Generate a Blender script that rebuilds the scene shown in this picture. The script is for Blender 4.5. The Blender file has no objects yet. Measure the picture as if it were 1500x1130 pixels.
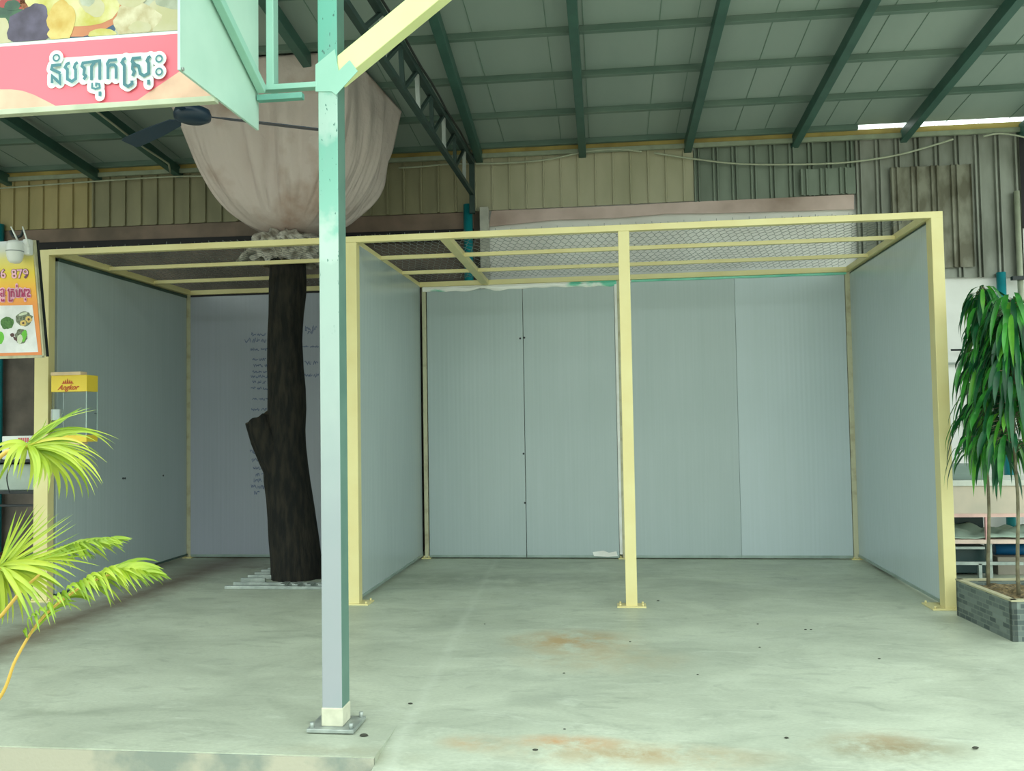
import bpy, bmesh, math, random
from mathutils import Vector, Matrix, noise
random.seed(7)
SC = bpy.context.scene
COL = SC.collection
V = Vector
PI = math.pi

# ------------------------------------------------------------------ camera
F, PITCH, ROLL, YAW = 1279.2, 0.0435, -0.0163, -0.1205
EYE = V((0, 0, 1.5))
fw = V((math.sin(YAW)*math.cos(PITCH), math.cos(YAW)*math.cos(PITCH), math.sin(PITCH)))
r0 = V((math.cos(YAW), -math.sin(YAW), 0)); u0 = r0.cross(fw)
RT = math.cos(ROLL)*r0 + math.sin(ROLL)*u0
UP = -math.sin(ROLL)*r0 + math.cos(ROLL)*u0
cd = bpy.data.cameras.new('camera'); cam = bpy.data.objects.new('camera', cd); COL.objects.link(cam)
cd.sensor_fit = 'HORIZONTAL'; cd.sensor_width = 36; cd.lens = F/1500*36
M = Matrix((RT, UP, -fw)).transposed().to_4x4(); M.translation = EYE
cam.matrix_world = M; SC.camera = cam
cd.clip_end = 300

def ray(u, v): return fw + RT*((u-750)/F) + UP*((565-v)/F)
def onp(u, v, p, n):
    d = ray(u, v); return EYE + d*((V(p)-EYE).dot(V(n))/d.dot(V(n)))
def G(u, v, z=0): return onp(u, v, (0, 0, z), (0, 0, 1))
def YP(u, v, y): return onp(u, v, (0, y, 0), (0, 1, 0))
def XP(u, v, x): return onp(u, v, (x, 0, 0), (1, 0, 0))
WA = 0.0135
WN = V((-math.sin(WA), math.cos(WA), 0)); WX = V((math.cos(WA), math.sin(WA), 0))
W0 = V((0, 10.3, 0))
def WP(u, v, off=0): return onp(u, v, W0 - WN*off, WN)      # point on the rear wall, off metres in front of it

# ------------------------------------------------------------------ materials
def lin(c):
    def f(x):
        x /= 255.; return x/12.92 if x <= .04045 else ((x+.055)/1.055)**2.4
    return (f(c[0]), f(c[1]), f(c[2]), 1)
def nodes(name):
    m = bpy.data.materials.new(name); m.use_nodes = True
    nt = m.node_tree; return m, nt, nt.nodes['Principled BSDF']
def mat(name, c, rough=.5, metal=0, c2=None, scale=8, amt=.5, bump=0, bscale=60, stretch=(1,1,1), spec=.5, detail=6, trans=0, contrast=(.35,.65)):
    m, nt, b = nodes(name)
    tc = nt.nodes.new('ShaderNodeTexCoord'); mp = nt.nodes.new('ShaderNodeMapping')
    mp.inputs['Scale'].default_value = stretch
    nt.links.new(tc.outputs['Object'], mp.inputs[0])
    n = nt.nodes.new('ShaderNodeTexNoise'); n.inputs['Scale'].default_value = scale; n.inputs['Detail'].default_value = detail
    nt.links.new(mp.outputs[0], n.inputs['Vector'])
    r = nt.nodes.new('ShaderNodeMapRange'); r.inputs[1].default_value = contrast[0]; r.inputs[2].default_value = contrast[1]
    r.inputs[4].default_value = amt
    nt.links.new(n.outputs[0], r.inputs[0])
    mx = nt.nodes.new('ShaderNodeMix'); mx.data_type = 'RGBA'
    mx.inputs[6].default_value = lin(c); mx.inputs[7].default_value = lin(c2 or [x*.8 for x in c])
    nt.links.new(r.outputs[0], mx.inputs[0]); nt.links.new(mx.outputs[2], b.inputs['Base Color'])
    b.inputs['Roughness'].default_value = rough; b.inputs['Metallic'].default_value = metal
    b.inputs['Specular IOR Level'].default_value = spec
    if bump:
        n2 = nt.nodes.new('ShaderNodeTexNoise'); n2.inputs['Scale'].default_value = bscale; n2.inputs['Detail'].default_value = 4
        nt.links.new(mp.outputs[0], n2.inputs['Vector'])
        bp = nt.nodes.new('ShaderNodeBump'); bp.inputs['Strength'].default_value = bump; bp.inputs['Distance'].default_value = .01
        nt.links.new(n2.outputs[0], bp.inputs['Height']); nt.links.new(bp.outputs[0], b.inputs['Normal'])
    if trans:
        t = nt.nodes.new('ShaderNodeBsdfTranslucent'); ms = nt.nodes.new('ShaderNodeMixShader'); ms.inputs[0].default_value = trans
        nt.links.new(mx.outputs[2], t.inputs[0]); out = nt.nodes['Material Output']
        nt.links.new(b.outputs[0], ms.inputs[1]); nt.links.new(t.outputs[0], ms.inputs[2]); nt.links.new(ms.outputs[0], out.inputs[0])
    return m

CREAM = mat('cream_paint', (222,212,156), .42, c2=(212,196,136), scale=3, amt=.6, bump=.05)
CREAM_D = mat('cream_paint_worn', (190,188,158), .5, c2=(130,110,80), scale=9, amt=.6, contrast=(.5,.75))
CONC = None
GREEN_M = mat('green_steel', (58,96,86), .5, c2=(46,80,72), scale=4, amt=.7)
PURL = mat('purlin_zinc', (112,132,122), .5, .2, c2=(84,110,100), scale=5, stretch=(.3,1,1), amt=.8)
TRUSS = mat('truss_dark', (42,64,60), .6, c2=(30,40,40), scale=6)
TRUSSW = mat('truss_lit', (176,180,176), .4, .3, c2=(120,130,130), scale=6)
DARK = mat('dark_plastic', (30,38,42), .45, c2=(20,25,28))
BLACK = mat('flat_black', (26,24,32), .7, c2=(40,36,40), scale=3)
TEAL = mat('teal_pipe', (24,140,150), .35, c2=(20,120,135), scale=4)
BLUE = mat('blue_drum', (24,110,165), .4, c2=(20,90,140), scale=4)
ZINC = mat('galvanised', (176,184,178), .4, .4, c2=(130,140,136), scale=14, amt=.7)
WHITEP = mat('white_plastic', (228,230,228), .35, c2=(205,208,206), scale=3)
FOIL = mat('foil_strip', (244,244,240), .25, .1, c2=(110,200,172), scale=1.3, amt=1, stretch=(1,1,2), contrast=(.5,.56))
FOILG = mat('foil_green', (150,225,200), .3, .0, c2=(110,200,175), scale=3, amt=1)
WHITE_GLOSS = mat('white_gap_and_foil', (240,240,236), .3, c2=(200,195,185), scale=6)
CABLE = mat('cable_grey', (178,182,160), .5)
DARKCABLE = mat('dark_cable', (30,34,36), .5)

def panel_mat(name, c, c2):
    m, nt, b = nodes(name)
    tc = nt.nodes.new('ShaderNodeTexCoord'); sx = nt.nodes.new('ShaderNodeSeparateXYZ'); nt.links.new(tc.outputs['Object'], sx.inputs[0])
    ad = nt.nodes.new('ShaderNodeMath'); ad.operation = 'ADD'; nt.links.new(sx.outputs[0], ad.inputs[0]); nt.links.new(sx.outputs[1], ad.inputs[1])
    ml = nt.nodes.new('ShaderNodeMath'); ml.operation = 'MULTIPLY'; ml.inputs[1].default_value = 2*PI/.05; nt.links.new(ad.outputs[0], ml.inputs[0])
    sn = nt.nodes.new('ShaderNodeMath'); sn.operation = 'SINE'; nt.links.new(ml.outputs[0], sn.inputs[0])
    bp = nt.nodes.new('ShaderNodeBump'); bp.inputs['Strength'].default_value = .05; bp.inputs['Distance'].default_value = .004
    nt.links.new(sn.outputs[0], bp.inputs['Height']); nt.links.new(bp.outputs[0], b.inputs['Normal'])
    mp = nt.nodes.new('ShaderNodeMapping'); mp.inputs['Scale'].default_value = (1.2,1.2,.35); nt.links.new(tc.outputs['Object'], mp.inputs[0])
    n = nt.nodes.new('ShaderNodeTexNoise'); n.inputs['Scale'].default_value = 2; n.inputs['Detail'].default_value = 5; nt.links.new(mp.outputs[0], n.inputs[0])
    n3 = nt.nodes.new('ShaderNodeTexNoise'); n3.inputs['Scale'].default_value = 30; n3.inputs['Detail'].default_value = 3
    mp3 = nt.nodes.new('ShaderNodeMapping'); mp3.inputs['Scale'].default_value = (1.5,1.5,.02); nt.links.new(tc.outputs['Object'], mp3.inputs[0]); nt.links.new(mp3.outputs[0], n3.inputs[0])
    av = nt.nodes.new('ShaderNodeMath'); av.operation = 'ADD'; nt.links.new(n.outputs[0], av.inputs[0]); nt.links.new(n3.outputs[0], av.inputs[1])
    r = nt.nodes.new('ShaderNodeMapRange'); r.inputs[1].default_value = .5; r.inputs[2].default_value = 1.5; nt.links.new(av.outputs[0], r.inputs[0])
    mx = nt.nodes.new('ShaderNodeMix'); mx.data_type = 'RGBA'; mx.inputs[6].default_value = lin(c); mx.inputs[7].default_value = lin(c2)
    nt.links.new(r.outputs[0], mx.inputs[0]); nt.links.new(mx.outputs[2], b.inputs['Base Color'])
    b.inputs['Roughness'].default_value = .24
    return m
PAN = panel_mat('sandwich_panel', (178,190,192), (166,180,180))
PAN2 = panel_mat('sandwich_panel_light', (190,202,208), (180,194,196))
PANB = panel_mat('sandwich_panel_blue', (172,176,190), (160,166,176))

def floor_mat():
    m, nt, b = nodes('concrete_floor')
    L = nt.links.new; N = nt.nodes.new
    tc = N('ShaderNodeTexCoord')
    def noi(scale, st, det=8, rough=.6, dist=0):
        mp = N('ShaderNodeMapping'); mp.inputs['Scale'].default_value = st; L(tc.outputs['Object'], mp.inputs[0])
        n = N('ShaderNodeTexNoise'); n.inputs['Scale'].default_value = scale; n.inputs['Detail'].default_value = det
        n.inputs['Roughness'].default_value = rough; n.inputs['Distortion'].default_value = dist; L(mp.outputs[0], n.inputs[0]); return n.outputs[0]
    def rng(x, a, bb, o0=0, o1=1):
        r = N('ShaderNodeMapRange'); r.inputs[1].default_value = a; r.inputs[2].default_value = bb; r.inputs[3].default_value = o0; r.inputs[4].default_value = o1; L(x, r.inputs[0]); return r.outputs[0]
    def mix(f, a, c, mode='MIX'):
        x = N('ShaderNodeMix'); x.data_type = 'RGBA'; x.blend_type = mode
        L(f, x.inputs[0])
        for i, q in ((6, a), (7, c)):
            if isinstance(q, tuple): x.inputs[i].default_value = q
            else: L(q, x.inputs[i])
        return x.outputs[2]
    def mth(op, a, c):
        x = N('ShaderNodeMath'); x.operation = op; x.use_clamp = op == 'MULTIPLY'
        for i, q in ((0, a), (1, c)):
            if isinstance(q, (int, float)): x.inputs[i].default_value = q
            else: L(q, x.inputs[i])
        return x.outputs[0]
    def blob(p, rx, ry):
        s = N('ShaderNodeVectorMath'); s.operation = 'SUBTRACT'; L(tc.outputs['Object'], s.inputs[0]); s.inputs[1].default_value = p
        d = N('ShaderNodeVectorMath'); d.operation = 'DIVIDE'; L(s.outputs[0], d.inputs[0]); d.inputs[1].default_value = (rx, ry, 1)
        l = N('ShaderNodeVectorMath'); l.operation = 'LENGTH'; L(d.outputs[0], l.inputs[0])
        return rng(l.outputs['Value'], 0, 1, 1, 0)
    base = mix(rng(noi(1.1, (1,1.3,1), 8, .6, .8), .35, .65), lin((194,202,182)), lin((168,176,158)))
    base = mix(rng(noi(3.5, (.9,1.9,1), 9, .68, 1.4), .52, .78, 0, .55), base, lin((124,132,118)))
    base = mix(rng(noi(2.4, (.7,2.0,1), 9, .7, 1.6), .56, .8, 0, .7), base, lin((214,222,206)))
    base = mix(rng(noi(40, (1,2,1), 4), .35, .7, 0, .22), base, lin((120,126,112)))
    # faint pale drip lines and scratches
    base = mix(rng(noi(9, (.25,5,1), 3, .5, 2.0), .68, .74, 0, .35), base, lin((222,226,214)))
    # rusty and earthy stains, each where it lies
    st = noi(5, (1,1,1), 8, .7)
    for (u, v, rx, ry, a, c) in ((838,940,.55,.42,.85,(176,152,112)), (880,965,.7,.4,.4,(176,158,122)), (930,1100,.8,.16,.7,(168,150,118)), (830,1085,.35,.1,.8,(186,150,112)),
                                 (1300,1095,.45,.16,.8,(140,134,108)), (500,1100,.5,.1,.4,(150,146,120)), (690,1085,.2,.12,.6,(178,152,118)), (1290,1085,.3,.2,.5,(160,140,108)),
                                 (345,830,1.3,.6,.6,(128,120,104)), (700,850,2.2,.6,.4,(120,126,108)), (90,1045,.35,.06,.5,(130,140,120))):
        p = G(u, v)
        f = mth('MULTIPLY', mth('MULTIPLY', blob(p, rx, ry), rng(st, .38, .58, .1, 1)), a*1.5)
        base = mix(f, base, lin(c))
    # pour joint and trowel line running to the front
    sx = N('ShaderNodeSeparateXYZ'); L(tc.outputs['Object'], sx.inputs[0])
    a, c = G(722, 830), G(598, 1062)
    k = (c.x-a.x)/(c.y-a.y)
    d = mth('ABSOLUTE', mth('ADD', mth('SUBTRACT', sx.outputs[0], mth('ADD', mth('MULTIPLY_ADD', sx.outputs[1], k) if False else mthk(nt, sx.outputs[1], k, a), 0)), mth('SUBTRACT', mthk2(nt, st), .03)), 0)
    base = mix(rng(d, .0, .05, .2, 0), base, lin((214,222,206)))
    a, c = G(-60, 968), G(262, 850); k = (c.x-a.x)/(c.y-a.y)
    d = mth('ABSOLUTE', mth('SUBTRACT', sx.outputs[0], mthk(nt, sx.outputs[1], k, a)), 0)
    d = mth('ADD', d, mth('MULTIPLY', st, .5))
    base = mix(rng(d, .25, .66, .95, 0), base, lin((112,100,84)))
    L(base, b.inputs['Base Color'])
    L(rng(noi(2, (1,2,1)), .3, .7, .38, .62), b.inputs['Roughness'])
    bp = N('ShaderNodeBump'); bp.inputs['Strength'].default_value = .12; bp.inputs['Distance'].default_value = .01
    L(noi(18, (1,2,1), 8), bp.inputs['Height']); L(bp.outputs[0], b.inputs['Normal'])
    return m
def mthk(nt, y, k, a):
    x = nt.nodes.new('ShaderNodeMath'); x.operation = 'MULTIPLY_ADD'; nt.links.new(y, x.inputs[0]); x.inputs[1].default_value = k; x.inputs[2].default_value = a.x-k*a.y; return x.outputs[0]
def mthk2(nt, s):
    x = nt.nodes.new('ShaderNodeMath'); x.operation = 'MULTIPLY_ADD'; nt.links.new(s, x.inputs[0]); x.inputs[1].default_value = .12; x.inputs[2].default_value = -.03; return x.outputs[0]
CONC = floor_mat()

# ------------------------------------------------------------------ mesh builder
class MB:
    def __init__(s): s.v = []; s.f = []; s.mi = []; s.sm = []
    def add(s, vs, fs, mi=0, smooth=False):
        k = len(s.v); s.v += [V(x) for x in vs]; s.f += [tuple(i+k for i in f) for f in fs]; s.mi += [mi]*len(fs); s.sm += [smooth]*len(fs); return s
    def box(s, lo, hi, mi=0):
        x0,y0,z0 = lo; x1,y1,z1 = hi
        return s.add([(x0,y0,z0),(x1,y0,z0),(x1,y1,z0),(x0,y1,z0),(x0,y0,z1),(x1,y0,z1),(x1,y1,z1),(x0,y1,z1)],
                     [(0,3,2,1),(4,5,6,7),(0,1,5,4),(1,2,6,5),(2,3,7,6),(3,0,4,7)], mi)
    def beam(s, a, b, w, h, up=(0,0,1), mi=0):
        a, b = V(a), V(b); d = (b-a).normalized(); up = V(up)
        if abs(d.dot(up)) > .98: up = V((0,1,0))
        sd = d.cross(up).normalized(); u = sd.cross(d).normalized(); vs = []
        for p in (a, b):
            for i, j in ((-1,-1),(1,-1),(1,1),(-1,1)): vs.append(p + sd*(i*w/2) + u*(j*h/2))
        return s.add(vs, [(3,2,1,0),(4,5,6,7),(0,1,5,4),(1,2,6,5),(2,3,7,6),(3,0,4,7)], mi)
    def tube(s, pts, r, n=8, mi=0, caps=True):
        pts = [V(p) for p in pts]; k0 = len(s.v); R = r if isinstance(r, (list, tuple)) else [r]*len(pts)
        vs = []; fs = []; prev = None
        for i, p in enumerate(pts):
            d = (pts[min(i+1,len(pts)-1)] - pts[max(i-1,0)]).normalized()
            if prev is None: prev = d.orthogonal().normalized()
            a = (prev - d*prev.dot(d)).normalized(); prev = a; b = d.cross(a)
            for j in range(n):
                t = 2*PI*j/n; vs.append(p + a*(R[i]*math.cos(t)) + b*(R[i]*math.sin(t)))
        for i in range(len(pts)-1):
            for j in range(n): fs.append((i*n+j, i*n+(j+1)%n, (i+1)*n+(j+1)%n, (i+1)*n+j))
        s.add(vs, fs, mi, True)
        if caps:
            s.f += [tuple(k0+j for j in reversed(range(n))), tuple(k0+(len(pts)-1)*n+j for j in range(n))]; s.mi += [mi]*2; s.sm += [False]*2
        return s
    def rings(s, rings, mi=0, smooth=True, cap=True):
        n = len(rings[0]); k0 = len(s.v); vs = [p for r in rings for p in r]; fs = []
        for i in range(len(rings)-1):
            for j in range(n): fs.append((i*n+j, i*n+(j+1)%n, (i+1)*n+(j+1)%n, (i+1)*n+j))
        s.add(vs, fs, mi, smooth)
        if cap:
            s.f += [tuple(k0+j for j in reversed(range(n))), tuple(k0+(len(rings)-1)*n+j for j in range(n))]; s.mi += [mi]*2; s.sm += [False]*2
        return s
    def prism(s, poly, d, mi=0):
        """closed polygon of points extruded along vector d"""
        n = len(poly); d = V(d); vs = [V(p) for p in poly] + [V(p)+d for p in poly]
        fs = [tuple(range(n)), tuple(reversed(range(n, 2*n)))] + [(i, i+n, (i+1)%n+n, (i+1)%n) for i in range(n)]
        return s.add(vs, fs, mi)
    def leaf(s, pts, w, nrm, mi=0, fold=.25, prof=None, ):
        """tapering blade with a folded midrib along pts"""
        pts = [V(p) for p in pts]; n = len(pts); vs = []; fs = []
        for i, p in enumerate(pts):
            t = i/(n-1); d = (pts[min(i+1,n-1)] - pts[max(i-1,0)]).normalized()
            sd = d.cross(nrm).normalized(); nn = sd.cross(d)
            q = prof(t) if prof else math.sin(PI*min(1, t*.92+.08))**.7*(1-t**3)
            vs += [p - sd*(w*q/2) + nn*(w*q*fold), p, p + sd*(w*q/2) + nn*(w*q*fold)]
        for i in range(n-1):
            a = i*3; fs += [(a, a+1, a+4, a+3), (a+1, a+2, a+5, a+4)]
        return s.add(vs, fs, mi, True)
    def build(s, name, mats, parent=None, bevel=0, origin=None):
        mats = mats if isinstance(mats, (list, tuple)) else [mats]
        if parent is not None: o0 = wloc(parent) if origin is None else V(origin)
        elif origin is not None: o0 = V(origin)
        else:
            lo = [min(v[i] for v in s.v) for i in range(3)]; hi = [max(v[i] for v in s.v) for i in range(3)]
            o0 = V(((lo[0]+hi[0])/2, (lo[1]+hi[1])/2, lo[2]))
        me = bpy.data.meshes.new(name); me.from_pydata([v-o0 for v in s.v], [], s.f); me.validate(); 
        for m in mats: me.materials.append(m)
        if len(me.polygons) == len(s.f):
            me.polygons.foreach_set('material_index', s.mi); me.polygons.foreach_set('use_smooth', s.sm)
        me.update()
        o = bpy.data.objects.new(name, me); COL.objects.link(o)
        o['_o'] = list(o0)
        if parent is not None: o.parent = parent; o.location = o0 - wloc(parent)
        else: o.location = o0
        if bevel:
            b = o.modifiers.new('bevel', 'BEVEL'); b.width = bevel; b.segments = 2; b.limit_method = 'ANGLE'; b.angle_limit = math.radians(50)
        return o
def wloc(o):
    p = V(o.location)
    while o.parent: o = o.parent; p += V(o.location)
    return p
def thing(name, label, cat, loc, group=None):
    o = bpy.data.objects.new(name, None); COL.objects.link(o); o.location = V(loc); o.empty_display_size = .1
    return tag(o, label, cat, group)
def tag(o, label, cat, group=None, kind=None):
    if label: o['label'] = label
    if cat: o['category'] = cat
    if group: o['group'] = group
    if kind: o['kind'] = kind
    return o
def struct(o, label=None):
    o['kind'] = 'structure'
    if label: o['label'] = label
    return o
def plabel(o, l): o['label'] = l; return o

# ------------------------------------------------------------------ world light
w = bpy.data.worlds.new('overcast_sky'); SC.world = w; w.use_nodes = True
nt = w.node_tree; bg = nt.nodes['Background']
tc = nt.nodes.new('ShaderNodeTexCoord'); sp = nt.nodes.new('ShaderNodeSeparateXYZ'); nt.links.new(tc.outputs['Generated'], sp.inputs[0])
cr = nt.nodes.new('ShaderNodeValToRGB'); nt.links.new(sp.outputs[2], cr.inputs[0])
cr.color_ramp.elements[0].position = 0; cr.color_ramp.elements[0].color = (.30,.36,.31,1)
cr.color_ramp.elements[1].position = 1; cr.color_ramp.elements[1].color = (.90,1.0,.97,1)
e = cr.color_ramp.elements.new(.12); e.color = (.55,.66,.58,1)
e = cr.color_ramp.elements.new(.3); e.color = (.9,1.03,.97,1)
nt.links.new(cr.outputs[0], bg.inputs[0]); bg.inputs[1].default_value = 3.0

# ------------------------------------------------------------------ constants of the stall frame
YF, YB = 7.189, 9.694
ZH, ZT = 3.070, 3.122          # underside and top of the top beams
X0, X1L, X1R, X2L, X2R, X3L, X3R = -5.016, -2.291, -2.192, .029, .121, 2.485, 2.575
B = .05

# ================================================================== SETTING
# ---- floor slab with its kerb, the ramp and the street
ye = G(300, 1102).y; xc = G(548, 1110).x; yr = G(596, 1062).y
m = MB(); m.box((-14, ye, -.16), (xc, 18, 0)); m.box((xc, yr, -.16), (12, 18, 0))
m.f = [f for f in m.f]
fl = m.build('floor', CONC, origin=(0,0,0)); struct(fl, 'trowelled grey green concrete slab floor')
m = MB(); z2 = -.16
for i in range(16):
    ta, tb = i/16, (i+1)/16; za, zb_ = z2*ta**1.6, z2*tb**1.6
    m.add([(xc,yr-1.1*ta,za),(12,yr-1.1*ta,za),(12,yr-1.1*tb,zb_),(xc,yr-1.1*tb,zb_)], [(0,3,2,1)], 0, False)
m.box((xc, yr-1.1, z2-.1), (12, yr, z2-.002))
rp = m.build('trim_1', CONC, origin=(0,0,0)); struct(rp, 'sloping concrete ramp down to the street')
KERB = mat('kerb_plaster', (176,174,156), .8, c2=(134,144,134), scale=3.2, amt=1, contrast=(.45,.6), bump=.2)
m = MB(); m.box((-14, ye-.012, -.16), (xc, ye+.005, -.006)); kb = m.build('trim_2', KERB, origin=(0,0,0)); struct(kb, 'patched pale kerb face of the slab')
m = MB(); m.add([(-40,-30,-.16),(40,-30,-.16),(40,ye+.2,-.16),(-40,ye+.2,-.16)], [(0,1,2,3)])
ASPH = mat('street', (186,180,160), .9, c2=(160,156,140), scale=5, bump=.2)
gr = m.build('ground', ASPH, origin=(0,0,-.16)); struct(gr)

# ---- rear wall : plaster below, ribbed metal above
def wp(x, z, off=0): return W0 + WX*x - WN*off + V((0,0,z))
def wx(u, v): return (WP(u,v)-W0).dot(WX)
def wz(u, v, off=0): return WP(u,v,off).z
ztop = wz(852, 213)
XS = wx(712, 300)                                                     # where the grey wall meets the pale one
PLA_D = mat('plaster_dim', (120,108,100), .8, c2=(86,80,74), scale=2.5, amt=1, bump=.2)
PLA_L = mat('plaster_pale', (240,238,236), .7, c2=(218,214,212), scale=1.6, amt=.8)
def wslab(x0, x1, z0, z1, o0, o1, mb=None, mi=0):
    mb = mb or MB(); P = [wp(x0,z0,o1), wp(x1,z0,o1), wp(x1,z1,o1), wp(x0,z1,o1)]
    return mb.prism(P, WN*(o1-o0), mi)
m = wslab(-13, XS, 0, ztop-.12, -.12, 0)
wl = m.build('wall_back', PLA_D); struct(wl, 'dim grey brown plaster wall behind the stalls')
m = wslab(XS, 6.6, 0, ztop-.12, -.12, 0)
wr = m.build('wall_rear', PLA_L); struct(wr, 'pale plaster wall behind the right hand stalls')
m = MB().box((-13.1,3.5,0),(-13,10.4,ztop-.1)); struct(m.build('wall_left_added', PLA_D), 'unseen plaster wall added far to the left to dim that side')  # unseen wall added at the far left to keep light off that side
def cladding(name, x0, x1, z0f, z1f, off, pitch, rib, depth, material, label, pairs=False):
    """trapezoid ribbed metal sheet; z0f, z1f give the bottom and top height at x"""
    prof = []; x = x0
    while x < x1:
        if pairs: seq = [(0,0),(rib*.25,depth),(rib*.9,depth),(rib*1.15,0),(rib*1.6,0),(rib*1.85,depth),(rib*2.3,depth),(rib*2.55,0)]
        else: seq = [(0,0),(rib*.25,depth),(rib*.9,depth),(rib*1.1,0)]
        for dx, dz in seq:
            if x+dx < x1: prof.append((x+dx, dz))
        x += pitch
    prof.append((x1, 0))
    vs = []; fs = []
    for (px, d) in prof: vs += [wp(px, z0f(px), off+d), wp(px, z1f(px), off+d)]
    n = len(prof)
    for i in range(n-1): fs.append((2*i, 2*i+2, 2*i+3, 2*i+1))
    k = len(vs)
    for (px, d) in prof: vs += [wp(px, z0f(px), off-.006), wp(px, z1f(px), off-.006)]
    for i in range(n-1): fs.append((k+2*i, k+2*i+1, k+2*i+3, k+2*i+2))
    for i in range(n-1): fs.append((2*i, k+2*i, k+2*i+2, 2*i+2))
    o = MB().add(vs, fs).build(name, material); return struct(o, label)
def lin2(u0, v0, u1, v1, off=0):
    a, b = WP(u0,v0,off), WP(u1,v1,off); xa, xb = (a-W0).dot(WX), (b-W0).dot(WX)
    return lambda x: a.z + (b.z-a.z)*(x-xa)/(xb-xa)
CL1 = mat('cladding_beige', (176,160,116), .55, c2=(150,140,98), scale=3, amt=.8, stretch=(1,1,.3))
CL2 = mat('cladding_olive', (150,144,116), .55, c2=(126,122,98), scale=3, amt=.9, stretch=(1,1,.3))
CL3 = mat('cladding_cream', (182,176,152), .5, c2=(160,156,130), scale=3, amt=.8, stretch=(1,1,.3))
CL4 = mat('cladding_zinc', (132,142,130), .42, .25, c2=(108,118,106), scale=3, amt=.9, stretch=(1,1,.3))
CL5 = mat('cladding_weathered', (152,154,146), .45, .25, c2=(112,114,104), scale=2.6, amt=1, stretch=(1.4,1,.5))
top = lambda x: ztop
cladding('wall_back', -12, wx(138,290), lin2(0,339,138,334), top, .03, .2, .03, .028, CL1, 'beige ribbed metal cladding above the far left stall')
cladding('wall_back', wx(138,290), wx(694,290), lin2(138,334,694,311), top, .035, .21, .03, .03, CL2, 'olive ribbed metal cladding behind the tarpaulin')
cladding('wall_back', wx(696,290), wx(1016,290), lin2(696,311,1016,296), top, .05, .205, .022, .018, CL3, 'cream ribbed metal cladding right of the truss')
cladding('wall_back', wx(1016,290), wx(1252,290), lin2(1016,298,1252,286), top, .035, .215, .03, .035, CL4, 'green grey double ribbed cladding sheets', True)
zl = lin2(1300,408.5,1500,407)
cladding('wall_back', wx(1252,290), wx(1492,290), zl, top, .04, .215, .03, .035, CL5, 'weathered zinc cladding reaching lower at the right', True)
# overlapping patched sheets on the weathered cladding
def sheet(u0, v0, u1, v1, off, material, label, name='corrugated_sheet', cat='metal sheet'):
    x0, x1 = wx(u0,v1), wx(u1,v1); vs = []; fs = []; n = 0; x = x0; prof = []
    while x < x1:
        for dx, dz in ((0,0),(.008,.03),(.03,.03),(.04,0),(.06,0),(.068,.03),(.085,.03),(.095,0)):
            if x+dx < x1: prof.append((x+dx, dz))
        x += .215
    prof.append((x1, 0)); a = wz(u0,v0,off); b = wz(u0,v1,off)
    for (px, d) in prof:
        for dd in (d, d-.004):
            vs += [wp(px, b, off+dd), wp(px, a, off+dd)]
    n = len(prof)
    for i in range(n-1):
        k = 4*i; fs += [(k, k+4, k+5, k+1), (k+2, k+3, k+7, k+6), (k, k+2, k+6, k+4), (k+1, k+5, k+7, k+3)]
    fs += [(0,1,3,2), (4*n-4, 4*n-2, 4*n-1, 4*n-3)]
    return tag(MB().add(vs, fs).build(name, material), label, cat)
CL6 = mat('cladding_stained', (140,138,124), .5, .15, c2=(104,100,84), scale=5, amt=1, stretch=(1.2,1,.6), contrast=(.4,.6))
sheet(1305, 246, 1424, 395, .085, CL6, 'stained ribbed metal sheet patched over the weathered wall at the right')
sheet(1170, 249, 1251, 287, .08, CL4, 'short green grey ribbed sheet overlapping the cladding above the flashing')
# flashings
FL1 = mat('flashing_brown', (138,116,104), .6, c2=(100,86,76), scale=2, amt=1)
FL2 = mat('flashing_pink', (214,188,184), .5, c2=(158,134,124), scale=1.2, amt=1, contrast=(.42,.72))
def strip(pix, off, thick, name, material, label):
    P = [WP(u, v, off) for u, v in pix]; o = MB().prism(P, WN*thick).build(name, material); return struct(o, label)
strip([(-60,372),(-60,341),(138,334),(694,311),(694,345)], .035, .02, 'trim_3', FL1, 'brown board strip under the olive cladding')
strip([(716,332),(720,309),(900,302),(1010,296),(1120,291),(1251,285),(1251,306.5),(1060,312),(980,313),(900,319.5),(815,322)], .06, .02, 'trim_4', FL2, 'creased pink flashing strip under the cream cladding')
strip([(44,372),(-60,376),(-60,368),(44,356),(694,335),(694,352)], .055, .015, 'trim_5', BLACK, 'black strip standing in for the dark gap below the brown board strip')  # darkness of the gap under the board, put in as a black strip
# daylight slot and yellow board at the wall head
YEL = mat('yellow_board', (186,166,96), .6, c2=(150,128,70), scale=3, amt=.9)
def wbeam(u0, v0, u1, v1, off, wd, ht, name, material, label):
    a, b = WP(u0,v0,off), WP(u1,v1,off); z = (a.z+b.z)/2; a.z = z; b.z = z
    o = MB().beam(a, b, wd, ht).build(name, material); return struct(o, label) if label else o
yb0 = wz(852, 219)
m = MB().beam(wp(-12, yb0, .09), wp(6.2, yb0, .09), .03, .075); struct(m.build('trim_6', YEL), 'yellow board along the head of the wall')
zc_ = wz(852, 226)
m = MB().beam(wp(-12, zc_, .115), wp(6.2, zc_, .115), .04, .05); struct(m.build('trim_7', mat('pale_channel', (150,158,138), .5)), 'pale metal channel under the yellow board')

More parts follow.
